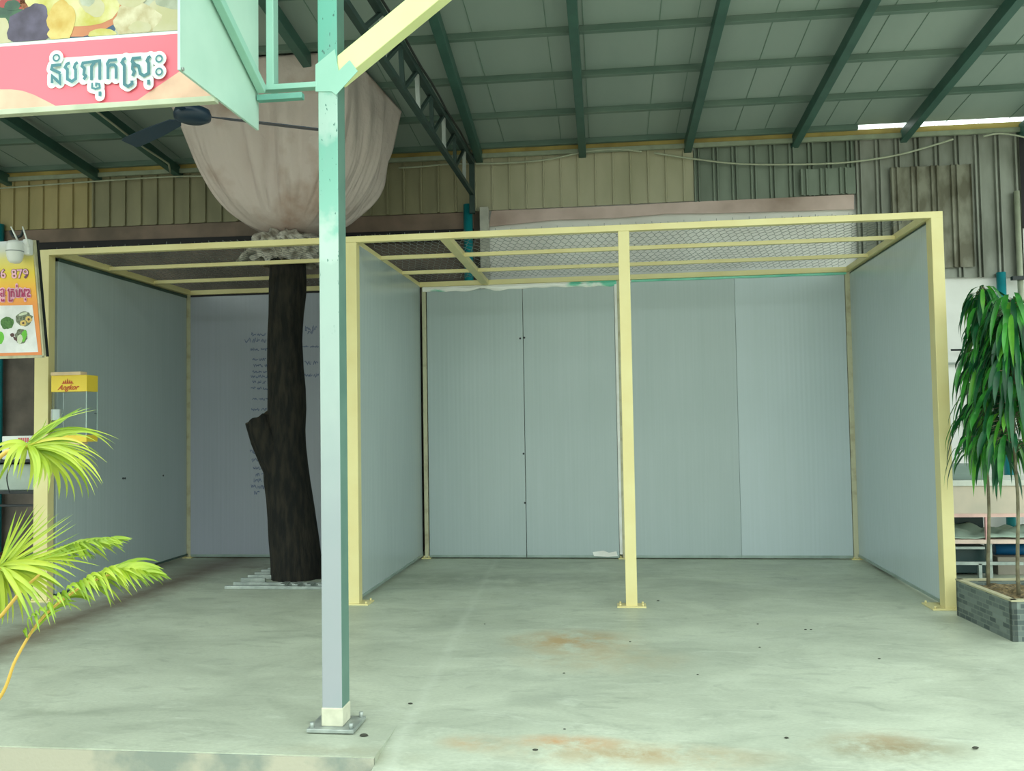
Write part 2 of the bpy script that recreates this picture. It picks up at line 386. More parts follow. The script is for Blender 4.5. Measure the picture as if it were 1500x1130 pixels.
# ---- roof
SL = math.tan(math.radians(4.95))
zr0 = wz(852, 212)                                                   # underside of the roof sheets at the wall
RN = (WX.cross((-WN + V((0,0,SL))).normalized())).normalized()
if RN.z < 0: RN = -RN
RD = (-WN + V((0,0,SL))).normalized()
def rp_(x, s, dz=0): return W0 + V((0,0,zr0)) + WX*x + RD*s + RN*dz
def RP(u, v, dz=0):
    p = onp(u, v, rp_(0,0,dz), RN); q = p - rp_(0,0,dz); return q.dot(WX), q.dot(RD)
CEIL = mat('roof_panel', (148,162,156), .55, c2=(134,150,144), scale=.8, amt=.8, stretch=(2,.5,1))
def slabR(x0, x1, s0, s1, d0, d1, mb=None):
    mb = mb or MB(); P = [rp_(x0,s0,d0), rp_(x1,s0,d0), rp_(x1,s1,d0), rp_(x0,s1,d0)]
    return mb.prism(P, RN*(d1-d0))
hx0, hs1 = RP(225, 120); hx1, _ = RP(590, 180)
m = MB(); RS = 6.5
# sheets stop short of the wall at the right, leaving a slot of daylight
g0 = wx(1250, 190); g1 = wx(1412, 190)
slabR(-13, g0, -.15, RS, 0, .06, m); slabR(g0, 6.4, .16, RS, 0, .06, m)
ce = m.build('ceiling', CEIL); struct(ce, 'pale green roof panels seen from below')
m = MB()
xs = -11.6
while xs < 6.2:
    for k in (0, .33):
        m.beam(rp_(xs+k, .1, -.002), rp_(xs+k, RS, -.002), .006, .006)
    xs += 1.0
o = m.build('panel_seam', mat('seam', (110,138,124), .6), parent=ce); o['kind'] = 'stuff'
PD = .06; RDp = .12
rf = thing('roof_frame', 'dark green steel rafters and pale purlins under the roof', 'roof frame', rp_(0, 2, -.1))
RAFT = [((837,0),(852.5,218)), ((1063,0),(1010,212)), ((1284,0),(1172,202)), ((1497,0),(1336,193)), ((633,24),(697,225)), ((0,173),(123,253)), ((128,160),(245,247))]
rxs = []
for (t_, b_) in RAFT:
    xa = RP(b_[0], b_[1], -PD-RDp)[0]; xb, sb = RP(t_[0], t_[1], -PD-RDp); rxs.append((xa, xb, sb))
for xa, xb, sb in rxs + [(rxs[3][0]+1.27, rxs[3][0]+1.27, 3), (rxs[5][0]-1.2, rxs[5][0]-1.2, 3), (-8.6,-8.6,3), (rxs[4][0]-1.25, rxs[4][0]-1.25, 3)]:
    k = (xb-xa)/max(sb, .1)
    k = max(-.03, min(.03, k))
    MB().beam(rp_(xa, .02, -PD-RDp/2), rp_(xa+k*(RS-.1), RS-.1, -PD-RDp/2), .085, RDp, up=RN).build('rafter', GREEN_M, rf, .004)
sp_ = [RP(*q, -PD)[1] for q in ((843,49),(848,113),(851,167))]
print('purlins s', sp_)
dS = (sp_[0]-sp_[2])/2; s_ = sp_[2]-2*dS
s_ = sp_[2]
while s_ < RS: 
    MB().beam(rp_(-12, s_, -PD/2), rp_(6.2, s_, -PD/2), .055, PD, up=RN).build('purlin', PURL, rf, .003); s_ += dS
MB().beam(rp_(-12, .17, -PD/2), rp_(g0, .17, -PD/2), .05, PD, up=RN).build('purlin', PURL, rf, .003)
# posts that carry the roof at its front edge, beside the view
EAVE = mat('eave', (90,140,120), .5)

# ---- truss
tz1 = WP(691, 237, .25); tz2 = WP(691, 283, .25)
a1 = tz1; b1 = G(547, 0, tz1.z); a2 = tz2; b2 = G(503, 0, tz2.z)
print('truss', a1, b1, a2, b2)
tr = thing('roof_truss', 'dark steel lattice truss running from the front to the rear wall', 'truss', (a2.x, (a2.y+b2.y)/2, a2.z))
def ext(a, b, y): t = (y-a.y)/(b.y-a.y); return a + (b-a)*t
MB().beam(a1, ext(a1,b1,4.2), .06, .06).build('top_chord', TRUSS, tr, .003)
MB().beam(a2, ext(a2,b2,4.2), .05, .05).build('bottom_chord', TRUSS, tr, .003)
MB().beam(a1+V((0,.02,.1)), V((a2.x, a2.y+.02, WP(693,312,.25).z)), .06, .06).build('end_post', TRUSS, tr, .003)
ys = [9.55, 9.0, 8.45, 7.9, 7.35, 6.8, 6.25]
for i, y in enumerate(ys):
    t0 = ext(a1,b1,y); t1 = ext(a2,b2,y)
    MB().beam(t0, t1, .035, .035).build('web_strut', TRUSSW if i%2==0 else TRUSS, tr)  # every second strut coloured pale, as if lit
    nx = ext(a2,b2,y-.55)
    MB().beam(t0, nx, .028, .028).build('web_diagonal', TRUSS, tr)
# black cable tied along the top chord
cp = [ext(a1,b1,y)+V((.045,0,.035+.012*math.sin(y*5))) for y in [9.8-.35*i for i in range(14)]]
tag(MB().tube(cp, .011, 6).build('power_cable', DARKCABLE), 'black cable tied along the top of the dark truss', 'cable')

# ================================================================== STALL FRAME
sf = thing('stall_frame', 'cream painted steel frame of three open stall bays', 'stall frame', ((X0+X3R)/2, (YF+YB)/2, 0))
def post(x0, x1, y0, y1, z0, z1, material=CREAM, plate=None, bev=.004):
    p = MB().box((x0,y0,z0),(x1,y1,z1)).build('post', material, sf, bev)
    if plate:
        m = MB().box((plate[0],plate[2],0),(plate[1],plate[3],.012)); m.build('base_plate', CREAM, p, .002)
        for bx in (plate[0]+.025, plate[1]-.025):
            for by in (plate[2]+.025, plate[3]-.025): MB().tube([(bx,by,.012),(bx,by,.03)], .009, 8).build('anchor_bolt', CREAM, p)
    return p
D_ = .095
post(X0-.135, X0, YF, YF+.09, 0, ZT, plate=(X0-.16, X0+.05, YF-.03, YF+.14))
post(X1L, X1R, YF, YF+D_, 0, ZH, plate=(X1L-.04, X1R+.085, YF-.03, YF+.16))
post(X2L, X2R, YF, YF+.06, 0, ZH, plate=(X2L-.07, X2R+.07, YF-.03, YF+.11))
post(X3L, X3R, YF, YF+.12, 0, ZT, plate=(X3L-.10, X3R, YF-.02, YF+.24))
for (xa, xb) in ((X0-.005, X0+.045), (X1R+.0, X1R+.045), (X3L-.035, X3L+.015)):
    p = post(xa, xb, YB, YB+.05, 0, ZH, CREAM_D, plate=(xa-.03, xb+.03, YB-.04, YB+.07))
post(X2L-.015, X2R-.02, YB+.01, YB+.05, 0, ZH, CREAM_D, plate=(X2L-.06, X2R-.01, YB-.03, YB+.07))
MB().box((X0-.01, YF-.001, ZH), (X3R, YF+.06, ZT)).build('front_beam', CREAM, sf, .003)
bb = .055
MB().box((X0, YB-.01, ZH), (X3R-.05, YB+.045, ZH+bb)).build('rear_beam', CREAM, sf, .003)
for (xa, xb) in ((X0-.02, X0+.05), (X3L-.02, X3L+.05)):
    MB().box((xa, YF+.06, ZH+.002), (xb, YB-.01, ZH+.06)).build('side_beam', CREAM, sf, .003)
MB().box((X1L+.02, YF+.06, ZH+.004), (X1R-.02, YB-.01, ZH+.05)).build('side_beam', CREAM, sf, .003)
# broad middle member of the second bay
xm0 = G(655, 356, ZH).x; xm1 = G(709, 416, ZH).x; print('mid member', xm0, xm1)
MB().beam((xm0, YF+.05, ZH+.03), (xm1, YB, ZH+.03), .085, .05).build('middle_beam', CREAM, sf, .003)
for k, vv in enumerate(((1140, 352), (1140, 380))): pass
yc1 = G(800, 372, ZH+.01).y; yc2 = G(800, 396, ZH+.01).y; print('crossbars', yc1, yc2)
for yy in (YF+.86, YF+1.70):
    for (xa, xb) in ((X0+.05, X1L+.02), (X1R-.02, X3L-.02)):
        MB().box((xa, yy-.018, ZH+.006), (xb, yy+.018, ZH+.042)).build('crossbar', CREAM, sf, .002)
# spikes of mesh wire left along the front beam
# ---- chicken wire
def hexmesh(x0, x1, y0, y1, z, a, mb, sag=.025, r=.0021):
    # a: hexagon pitch along x
    h = .145; rows = int((y1-y0)/(h*.9)); cols = int((x1-x0)/a)
    def P(i, j, up):
        x = x0 + (i + (.5 if j%2 else 0))*a; y = y0 + j*h*.9 + (h*.3 if up else 0)
        q = noise.noise(V((x*1.7, y*1.7, 3)))
        return V((min(max(x + .006*noise.noise(V((x*9,y*9,0))), x0), x1), min(y + .006*noise.noise(V((x*9,y*9,7))), y1), z + sag*q))
    for i in range(int((x1-x0)/.13)):
        q = V((x0+.03+i*.13+.02*noise.noise(V((i,0,0))), y0-.01, z-.01)); mb.tube([q, q+V((.006*noise.noise(V((i,3,0))),0,.02+.02*abs(noise.noise(V((i*.7,1,5))))))], .0025, 4)
    tri = ((0,1),(.87,-.5),(-.87,-.5))
    tq = G(435, 853)+V((0,.24,0))
    def seg(p, q):
        if math.hypot(p.x-tq.x+.06, p.y-tq.y) < .40: return
        d = (q-p).normalized(); s = d.cross(V((0,0,1)))
        vs = []
        for e_ in (p, q):
            for (u_, w_) in tri: vs.append(e_ + s*(u_*r) + V((0,0,w_*r)))
        mb.add(vs, [(0,1,4,3),(1,2,5,4),(2,0,3,5)], 0, True)
    for j in range(rows):
        for i in range(cols):
            p0 = P(i, j, False); p1 = P(i, j, True)
            seg(p0, p1)                                # twisted side
            if j+1 < rows:
                if j%2: n1 = P(i, j+1, False); n2 = P(i+1, j+1, False)
                else: n1 = P(i-1, j+1, False); n2 = P(i, j+1, False)
                if i > 0 or j%2: seg(p1, n1)
                if i < cols-1 or not j%2: seg(p1, n2)
WIRE = mat('chicken_wire', (128,134,134), .4, .3, c2=(96,102,104), scale=4)
m = MB(); hexmesh(X0+.03, X1L, YF+.03, YB+.02, ZT+.008, .066, m)
tag(m.build('wire_netting', WIRE), 'hexagonal wire netting laid over the left stall with the tree', 'wire netting')
m = MB(); hexmesh(X1R, X3L-.01, YF+.03, YB+.02, ZT+.008, .066, m)
tag(m.build('wire_netting', WIRE), 'hexagonal wire netting laid over the two right stalls', 'wire netting')

# ---- sandwich panels
EDGE = mat('panel_edge_zinc', (160,176,170), .35, .3, c2=(110,130,120), scale=5, stretch=(1,1,.4))
EDARK = mat('panel_edge_dark', (58,84,76), .5, c2=(40,60,54), scale=5)
def panel(lo, hi, material, label, edges='b', loc=None, trims=()):
    cx = ((lo[0]+hi[0])/2, (lo[1]+hi[1])/2, lo[2])
    t = thing('wall_panel', label, 'wall panel', cx, None)
    MB().box(lo, hi).build('sheet', material, t, .003)
    for (a, b_, mt, nm) in trims: MB().box(a, b_).build(nm, mt, t, .002)
    return t
zb = .03
# left side panel of the first bay (set a little off the floor)
panel((X0-.045, YF+.12, .045), (X0+.005, YB-.01, ZH-.005), PAN, 'grey white side panel at the far left stall behind the display box',
      trims=[((X0-.05, YF+.12, .03), (X0+.018, YB-.01, .05), EDARK, 'bottom_channel'), ((X0-.045, YF+.12, ZH-.035), (X0+.012, YB-.01, ZH-.004), EDARK, 'top_channel')])
pb0 = panel((X0+.045, YB+.005, zb+.01), (X1L+.03, YB+.05, ZH-.005), PANB, 'bluish white rear panel with faded handwriting behind the tree trunk',
      trims=[((X0+.045, YB-.002, .012), (X1L+.03, YB+.05, zb+.012), EDGE, 'bottom_channel'), ((X0+.05, YB-.004, ZH-.022), (X1L+.03, YB+.05, ZH-.004), BLACK, 'top_channel')])
panel((X1L+.03, YF+.10, .05), (X1L+.078, YB-.005, ZH+.05), PAN, 'grey white side panel between the tree stall and the middle stall',
      trims=[((X1L+.025, YF+.10, .03), (X1L+.084, YB-.005, .055), EDGE, 'bottom_channel')])
xs1 = YP(768, 600, YB).x; xs2 = YP(1081, 600, YB).x
pm = panel((X1R+.055, YB+.008, zb), (xs1-.003, YB+.05, ZH-.045), PAN, 'rear panel left of the seam in the middle stall',
      trims=[((X1R+.05, YB, .012), (xs1-.003, YB+.05, zb+.01), EDGE, 'bottom_channel'),])
panel((xs1+.003, YB+.008, zb), (YP(903,600,YB).x, YB+.05, ZH-.035), PAN, 'rear panel right of the seam in the middle stall beside the central post',
      trims=[((xs1+.003, YB, .012), (YP(903,600,YB).x, YB+.05, zb+.01), EDGE, 'bottom_channel'),
             ((YP(903.5,600,YB).x, YB-.004, .05), (YP(907.5,600,YB).x, YB+.02, ZH-.01), WHITE_GLOSS, 'bright_gap_strip')])  # white strip painted in for the bright gap between the panels
panel((YP(925,600,YB).x-.02, YB+.008, zb), (xs2-.001, YB+.05, ZH-.025), PAN, 'darker rear panel in the left half of the right stall',
      trims=[((YP(925,600,YB).x, YB, .012), (xs2-.001, YB+.05, zb+.01), EDGE, 'bottom_channel')])
panel((xs2+.001, YB+.008, zb), (X3L-.04, YB+.05, ZH-.025), PAN2, 'paler rear panel in the right half of the right stall',
      trims=[((xs2+.001, YB, .012), (X3L-.04, YB+.05, zb+.01), EDGE, 'bottom_channel')])
panel((X3L+.012, YF+.13, .05), (X3L+.06, YB-.005, ZH-.02), PAN2, 'grey white side panel closing the right hand stall',
      trims=[((X3L+.004, YF+.13, .03), (X3L+.066, YB-.005, .055), EDGE, 'bottom_channel'), ((X3L+.012, YF+.13, ZH-.022), (X3L+.06, YB-.005, ZH-.006), EDARK, 'top_channel')])
MB().add([YP(u,v,YB-.006) for u,v in ((868,809),(884,807),(892,810),(903,808),(905,815),(890,816),(870,815))], [tuple(range(7))]).build('foil_patch', WHITE_GLOSS, pm)
# crumpled foil flashing in the gap above the rear panels
def foil(u0, u1, h0, h1, material, label):
    x0, x1 = YP(u0,420,YB).x, YP(u1,420,YB).x; n = 40; rows = []
    vs = []; fs = []
    for i in range(n+1):
        t = i/n; x = x0+(x1-x0)*t; q = noise.noise(V((x*5,0,1)))*.5+.5; h = h0+(h1-h0)*q
        for k in range(4):
            z = ZH-.002-h*k/3; y = YB+.002 - .012*math.sin(k/3*PI) - .01*noise.noise(V((x*9, z*30, 2)))
            vs.append((x,y,z)); 
    for i in range(n):
        for k in range(3): a = i*4+k; fs.append((a, a+1, a+5, a+4))
    k0 = len(vs); vs += [(x, y+.004, z) for (x,y,z) in vs]; fs += [tuple(reversed([k0+j for j in f])) for f in fs]
    o = MB().add(vs, fs, 0, True).build('foil_flashing', material); return tag(o, label, 'flashing')
foil(619, 903, .01, .10, FOIL, 'crumpled white and green foil strip above the middle stall rear panels')
foil(925, 1240, .022, .03, FOILG, 'thin pale green foil strip above the right stall rear panels')

# handwriting on the rear panel
INK = mat('blue_ink', (92,106,140), .6)
def ribbon(mb, pts, w, n, mi=0, closed=False):
    """flat mitred stroke through pts facing along n"""
    pts = [V(p) for p in pts]; m_ = len(pts); vs = []; n = V(n)
    for i, p in enumerate(pts):
        a = pts[(i-1) % m_] if (i > 0 or closed) else None; b = pts[(i+1) % m_] if (i < m_-1 or closed) else None
        d1 = (p-a).normalized() if a is not None else (b-p).normalized(); d2 = (b-p).normalized() if b is not None else d1
        d = (d1+d2); d = d.normalized() if d.length > 1e-6 else d1; s = n.cross(d).normalized()
        k = 1/max(.5, d.dot(d1)); vs += [p+s*(w*k/2), p-s*(w*k/2)]
    fs = [(2*i, 2*i+1, 2*((i+1)%m_)+1, 2*((i+1)%m_)) for i in range(m_ if closed else m_-1)]
    mb.add(vs, fs, mi)
def disc(mb, p, r, ax, ay, mi=0, n=14):
    p = V(p); mb.add([p]+[p+V(ax)*(r*math.cos(2*PI*i/n))+V(ay)*(r*math.sin(2*PI*i/n)) for i in range(n)], [(0, i+1, (i+1)%n+1) for i in range(n)], mi)
m = MB(); rnd = random.Random(3)
def scrib(u0, u1, v, amp, w=.006):
    x = u0
    while x < u1:
        L_ = rnd.uniform(5, 14); pts = []; n = int(L_*1.6)
        for i in range(n+1):
            pts.append(YP(x+L_*i/n + rnd.uniform(-.6,.6), v + rnd.uniform(-amp,amp), YB+.0035))
        ribbon(m, pts, w, (0,-1,0)); x += L_ + rnd.uniform(1, 3)
for (a_, b_, v_, am) in ((368,391,490,2.5),(359,391,499,4),(367,392,512,2),(370,392,527,2),(372,392,536,2.5),(370,392,545,2),(368,392,552,2.5),(370,392,560,2),(368,392,569,2),(370,392,585,1.5),(368,392,600,2),
        (447,460,481,4),(450,460,487,2.5),(443,464,508,1.5),(446,466,532,3),(446,461,550,3),(366,374,662,3),(369,384,674,3),(371,388,686,2.5),(374,388,696,2.5),(372,382,704,3),(368,372,713,3),(377,389,714,3),(372,376,722,3)):
    scrib(a_, b_, v_, am, .007)
MB.build(m, 'handwriting', INK, pb0)
# drill holes in the left side panel and small scuffs
m = MB()
for (u_, v_) in ((180,701),(183,701),(239,697)):
    p = XP(u_, v_, X0+.006); m.tube([p, p+V((.004,0,0))], .011, 8)
tag(m.build('screw_hole', DARK), 'small dark screw holes in the far left side panel', 'screw hole', None, 'stuff')
m = MB()
for (u_, v_) in ((768,495),(767,665),(762,496),(769,737)):
    p = YP(u_, v_, YB+.004); m.tube([p, p+V((0,-.004,0))], .012, 8)
m.build('screw', DARK, pm)

# ================================================================== TREE + TARPAULIN
YT = G(435, 853).y + .24; print('tree Y', YT)
BARK = mat('dark_bark', (40,36,28), .95, c2=(12,13,11), scale=9, amt=1, stretch=(2.4,2.4,.5), bump=1.0, bscale=26, contrast=(.38,.6))
tree = thing('tree', 'dark bare tree trunk with a sawn branch stump in the left stall', 'tree', G(435, 853)+V((0,.24,0)))
def ring(c, r, ax=V((1,0,0)), ay=V((0,1,0)), n=36, seed=0, amp=.06, fr=3.2):
    out = []
    for i in range(n):
        t = 2*PI*i/n; d = ax*math.cos(t)+ay*math.sin(t)
        k = 1+amp*noise.noise(V((math.cos(t)*fr, math.sin(t)*fr, c.z*1.4+seed)))+amp*.55*noise.noise(V((math.cos(t)*11, math.sin(t)*11, c.z*2+seed)))
        out.append(c+d*(r*k))
    return out
prof = [(858,399,472),(845,399,471),(820,398,470),(790,396,466),(760,395,461),(730,393,456),(705,390,452),(680,389,449),(655,391,447),(630,393,446),(600,394,447),(570,394,446),(540,393,443),(500,393,442),(460,395,444),(430,396,447),(412,396,447),(395,397,446),(370,398,444),(340,400,440)]
rings = []
for i in range(len(prof)-1):
    for k in range(4):
        t = k/4; a, b = prof[i], prof[i+1]; v_ = a[0]+(b[0]-a[0])*t; l = a[1]+(b[1]-a[1])*t; r_ = a[2]+(b[2]-a[2])*t
        pl, pr = YP(l,v_,YT), YP(r_,v_,YT); c = (pl+pr)/2; rings.append(ring(c, (pr-pl).length/2))
rings[0] = [V((p.x,p.y,-.02)) for p in rings[0]]
m = MB().rings(rings)
last = rings[-1]; c = sum(last, V())/len(last)
m.rings([ring(c+V((0,0,h)), .16-.04*h) for h in (0,.4,.9,1.4)])
m.build('trunk', BARK, tree)
# stump: oblique sawn end
rs = []
for t, (u_, v_), rr in ((0,(418,700),.17),(.35,(403,668),.165),(.65,(388,640),.145),(1,(377,612),.125)):
    c = YP(u_, v_, YT-.02-.10*t); ax = V((.78,0,.62)).lerp(V((.86,0,.5)), t).normalized(); ay = V((0,1,0))
    rs.append(ring(c, rr, ax, ay, seed=5, amp=.10))
axn = (sum(rs[-1], V())/36-sum(rs[-2], V())/36).normalized()
rs[-1] = [p+axn*(.055*noise.noise(V((p.x*11,p.y*11,p.z*11)))) for p in rs[-1]]
c = sum(rs[-1], V())/len(rs[-1])
m = MB().rings(rs, cap=False); 
m.add([c-V((.02,0,.02))]+rs[-1], [(0, i+1, (i+1)%36+1) for i in range(36)], 1)
m.build('branch_stump', [BARK, mat('sawn_wood', (70,60,42), .9, c2=(24,20,16), scale=14, amt=1)], tree)

# grate around the trunk
A_ = G(330, 863); Bq = G(372, 829); xr_ = G(528, 861).x
y0g, y1g = A_.y, G(430, 826).y; x0g = A_.x
print('grate', x0g, xr_, y0g, y1g)
gt = thing('tree_grate', 'grey steel bar grate on the floor around the tree trunk', 'grate', ((x0g+xr_)/2, (y0g+y1g)/2, 0))
MB().box((x0g, y0g-.02, .002), (xr_, y0g+.02, .03)).build('front_rail', ZINC, gt, .003)
MB().box((x0g+.05, y1g-.02, .002), (xr_, y1g+.02, .03)).build('rear_rail', ZINC, gt, .003)
tc_ = G(435, 853)+V((0,.24,0)); nb = 9
for i in range(1, nb):
    y = y0g+(y1g-y0g)*i/nb; hw = .30 if abs(y-(tc_.y+.02)) < .33 else 0
    if hw:
        MB().box((x0g+.01, y-.017, .004), (tc_.x-hw, y+.022, .044)).build('bar', ZINC, gt, .003)
        MB().box((tc_.x+hw, y-.017, .004), (xr_, y+.017, .034)).build('bar', ZINC, gt, .003)
    else: MB().box((x0g+.01, y-.017, .004), (xr_, y+.017, .034)).build('bar', ZINC, gt, .003)
for i in range(9):
    x = x0g+.55+i*.125
    if x < xr_-.02: MB().box((x-.035, y0g+.02, .03), (x+.02, y0g+.16, .042)).build('bar', ZINC, gt, .003)
m = MB(); m.box((tc_.x-.36, tc_.y-.1, .001), (tc_.x+.36, tc_.y+.42, .004)); m.build('soil_opening', mat('pit_soil', (44,42,38), 1), gt)

# tarpaulin funnel
TARP = mat('dirty_tarp', (206,190,186), .7, c2=(150,112,88), scale=1.7, amt=1, contrast=(.52,.76), bump=1.0, bscale=5, trans=.12)
nk = YP(428, 346, YT)                                       # the tied neck
xr1, sr1 = RP(588, 182, -.2); xr2, sr2 = RP(508, 96, -.2); xl2, sl2 = RP(226, 120, -.2)
print('tarp', xr1, sr1, xr2, sr2, xl2, sl2, nk)
cr_ = [rp_(xl2+.1, sr2, -.06), rp_(xr2, sr2, -.06), rp_(xr1, sr1, -.06), rp_(xl2+.25, sr1, -.06)]   # front-left, front-right, rear-right, rear-left
NA, NR = 300, 70
def rect(t):
    t = (t % 1)*4; i = int(t); f = t-i; return cr_[i].lerp(cr_[(i+1) % 4], f)
rings = []
for j in range(NR+1):
    t = j/NR; rg = []
    for i in range(NA):
        a = i/NA; P0 = rect(a)
        ang = math.atan2(P0.y-nk.y, P0.x-nk.x) 
        d = V((P0.x-nk.x, P0.y-nk.y, 0)); R0 = d.length; d.normalize()
        # radius profile, a bag that stays wide then closes to the neck
        q = (1-t); k = 1.0*(1-t**3.4)**(.60)*(.93+.07*q) if t < 1 else 0
        z = P0.z + (nk.z-P0.z)*t
        rr = .11 + (R0-.11)*max(0, k)
        cp_ = 1/(1+.0)
        fold = (noise.noise(V((math.cos(ang)*3.5, math.sin(ang)*3.5, 2+t*.8)))*.20 - (1-min(1,3.2*abs(noise.noise(V((math.cos(ang)*5+t*.8, math.sin(ang)*5, 5+t*1.3))))))*.16*t*t*1.1 - (1-min(1,4*abs(noise.noise(V((math.cos(ang)*11, math.sin(ang)*11+t, 9+t*.8))))))*.07*t*t)*math.sin(PI*min(1,t*1.02))
        rr = max(.09, rr*(1-.03*math.sin(t*PI)) + fold*min(1,rr)*1.0)
        sagz = -.10*math.sin(PI*t)*(1-abs(math.sin(2*ang)))*.5
        rg.append(V((nk.x, nk.y, z+sagz)) + d*rr)
    rings.append(rg)
[setattr(q.inputs['Distance'], 'default_value', .035) for q in TARP.node_tree.nodes if q.type == 'BUMP']
tp = MB().rings(rings, cap=False).build('tarpaulin', TARP); so = tp.modifiers.new('thick', 'SOLIDIFY'); so.thickness = .004
tag(tp, 'large dirty beige tarpaulin funnel hung from the roof and tied round the trunk', 'tarpaulin')
# crumpled end below the tie
PLAS = mat('crumpled_plastic', (206,200,188), .5, c2=(120,110,96), scale=12, amt=1, contrast=(.4,.65), trans=.15)
rings = []
for j in range(15):
    t = j/14; c = nk + V((-.03+.02*t, 0, .05-.34*t)); rr = .12+.26*math.sin(min(1,t*1.35)*PI*.75)
    rings.append([c + V((math.cos(x)*1, math.sin(x), 0))*(rr*(1+.35*noise.noise(V((math.cos(x)*2.5, math.sin(x)*2.5, t*2)))+.3*noise.noise(V((math.cos(x)*8, math.sin(x)*8, t*9))))) + V((0,0,.07*noise.noise(V((math.cos(x)*5, math.sin(x)*5, t*3))))) for x in [2*PI*i/70 for i in range(70)]])
e1 = MB().rings(rings, cap=False).build('gathered_end', PLAS, tp)
rp2 = [nk+V((.125*math.cos(a), .125*math.sin(a), .055+.01*math.sin(3*a))) for a in [2*PI*i/20 for i in range(21)]]
MB().tube(rp2, .01, 6).build('tie_rope', DARKCABLE, tp)
# a loose rag of plastic caught on the netting
m = MB(); rings = []
a0, b0 = YP(345, 386, YT-.1), YP(372, 366, YT-.1)
for j in range(9):
    t = j/8; c = a0.lerp(b0, t)+V((0,0,.0)); rr = .015+.075*math.sin(t*PI*.8)
    rings.append([c+V((math.cos(x)*.8, math.sin(x), math.cos(x)))*(rr*(1+.5*noise.noise(V((math.cos(x)*4, math.sin(x)*4, t*5))))) for x in [2*PI*i/24 for i in range(24)]])
tag(m.rings(rings).build('plastic_rag', PLAS), 'crumpled pale plastic rag caught on the netting left of the trunk', 'rag')

# ================================================================== FRONT POST WITH THE BRACE
YPST = G(488, 1072).y
print('post Y', YPST)
def postmat():
    m, nt, b = nodes('patchy_green_paint'); L = nt.links.new; N = nt.nodes.new
    tc = N('ShaderNodeTexCoord'); s = N('ShaderNodeSeparateXYZ'); L(tc.outputs['Object'], s.inputs[0])
    n = N('ShaderNodeTexNoise'); n.inputs['Scale'].default_value = 5; n.inputs['Detail'].default_value = 6; L(tc.outputs['Object'], n.inputs[0])
    a = N('ShaderNodeMath'); a.operation = 'MULTIPLY_ADD'; L(n.outputs[0], a.inputs[0]); a.inputs[1].default_value = .5; L(s.outputs[2], a.inputs[2])
    r = N('ShaderNodeValToRGB'); d = N('ShaderNodeMath'); d.operation = 'DIVIDE'; d.inputs[1].default_value = 4; L(a.outputs[0], d.inputs[0]); L(d.outputs[0], r.inputs[0])
    E = r.color_ramp.elements; E[0].position = .1; E[0].color = lin((154,160,166)); E[1].position = .95; E[1].color = lin((100,174,156))
    for p_, c_ in ((.32,(150,160,164)),(.45,(160,176,172)),(.64,(160,186,176)),(.655,(176,200,190)),(.685,(176,200,190)),(.70,(128,184,168)),(.80,(118,178,162)),(.82,(168,198,188)),(.875,(160,194,182)),(.89,(100,172,154))):
        e = E.new(p_); e.color = lin(c_)
    n2 = N('ShaderNodeTexNoise'); n2.inputs['Scale'].default_value = 60; n2.inputs['Detail'].default_value = 2
    mp = N('ShaderNodeMapping'); mp.inputs['Scale'].default_value = (1,1,.4); L(tc.outputs['Object'], mp.inputs[0]); L(mp.outputs[0], n2.inputs[0])
    k = N('ShaderNodeMapRange'); k.inputs[1].default_value = .68; k.inputs[2].default_value = .72; L(n2.outputs[0], k.inputs[0])
    zf = N('ShaderNodeMapRange'); zf.inputs[1].default_value = 1.9; zf.inputs[2].default_value = 2.4; L(s.outputs[2], zf.inputs[0])
    mu = N('ShaderNodeMath'); mu.operation = 'MULTIPLY'; L(k.outputs[0], mu.inputs[0]); L(zf.outputs[0], mu.inputs[1])
    mx = N('ShaderNodeMix'); mx.data_type = 'RGBA'; L(mu.outputs[0], mx.inputs[0]); L(r.outputs[0], mx.inputs[6]); mx.inputs[7].default_value = lin((60,110,100))
    n4 = N('ShaderNodeTexNoise'); n4.inputs['Scale'].default_value = 9; n4.inputs['Detail'].default_value = 8; L(mp.outputs[0], n4.inputs[0])
    k4 = N('ShaderNodeMapRange'); k4.inputs[1].default_value = .45; k4.inputs[2].default_value = .75; k4.inputs[4].default_value = .3; L(n4.outputs[0], k4.inputs[0])
    m2 = N('ShaderNodeMix'); m2.data_type = 'RGBA'; L(k4.outputs[0], m2.inputs[0]); L(mx.outputs[2], m2.inputs[6]); m2.inputs[7].default_value = lin((140,160,158))
    L(m2.outputs[2], b.inputs['Base Color']); b.inputs['Roughness'].default_value = .45
    return m
PM = postmat(); PG = mat('pale_green_paint', (158,204,188), .45, c2=(138,190,172), scale=3, amt=.7)
pl, pr = YP(472, 1060, YPST), YP(501.5, 1060, YPST)
px0, px1 = pl.x, pr.x; ztopP = 5.0
dpp = .12
gp = thing('roof_post', 'tall square front post in patchy pale green paint', 'post', ((px0+px1)/2, YPST+dpp/2, 0))
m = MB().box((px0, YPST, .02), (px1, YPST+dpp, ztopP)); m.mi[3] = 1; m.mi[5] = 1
m.build('column', [PM, mat('teal_side_shade', (98,134,122), .45, c2=(84,120,110), scale=5, amt=.8)], gp, .004)  # side faces coloured darker teal, their shading painted in
m = MB().box((px0-.065, YPST-.045, .006), (px1+.07, YPST+dpp+.05, .024)); m.build('base_plate', ZINC, gp, .003)
m = MB().box((px0-.004, YPST-.004, .024), (px1+.004, YPST+dpp+.004, .115)); m.build('foot_collar', mat('plastered_foot', (206,206,184), .8, c2=(176,176,156), scale=20), gp, .006)
for bx, by in ((px0-.045,YPST-.02),(px1+.05,YPST-.02),(px0-.045,YPST+dpp+.03),(px1+.05,YPST+dpp+.03)):
    MB().tube([(bx,by,.02),(bx,by,.05)], .011, 8).build('anchor_bolt', ZINC, gp)
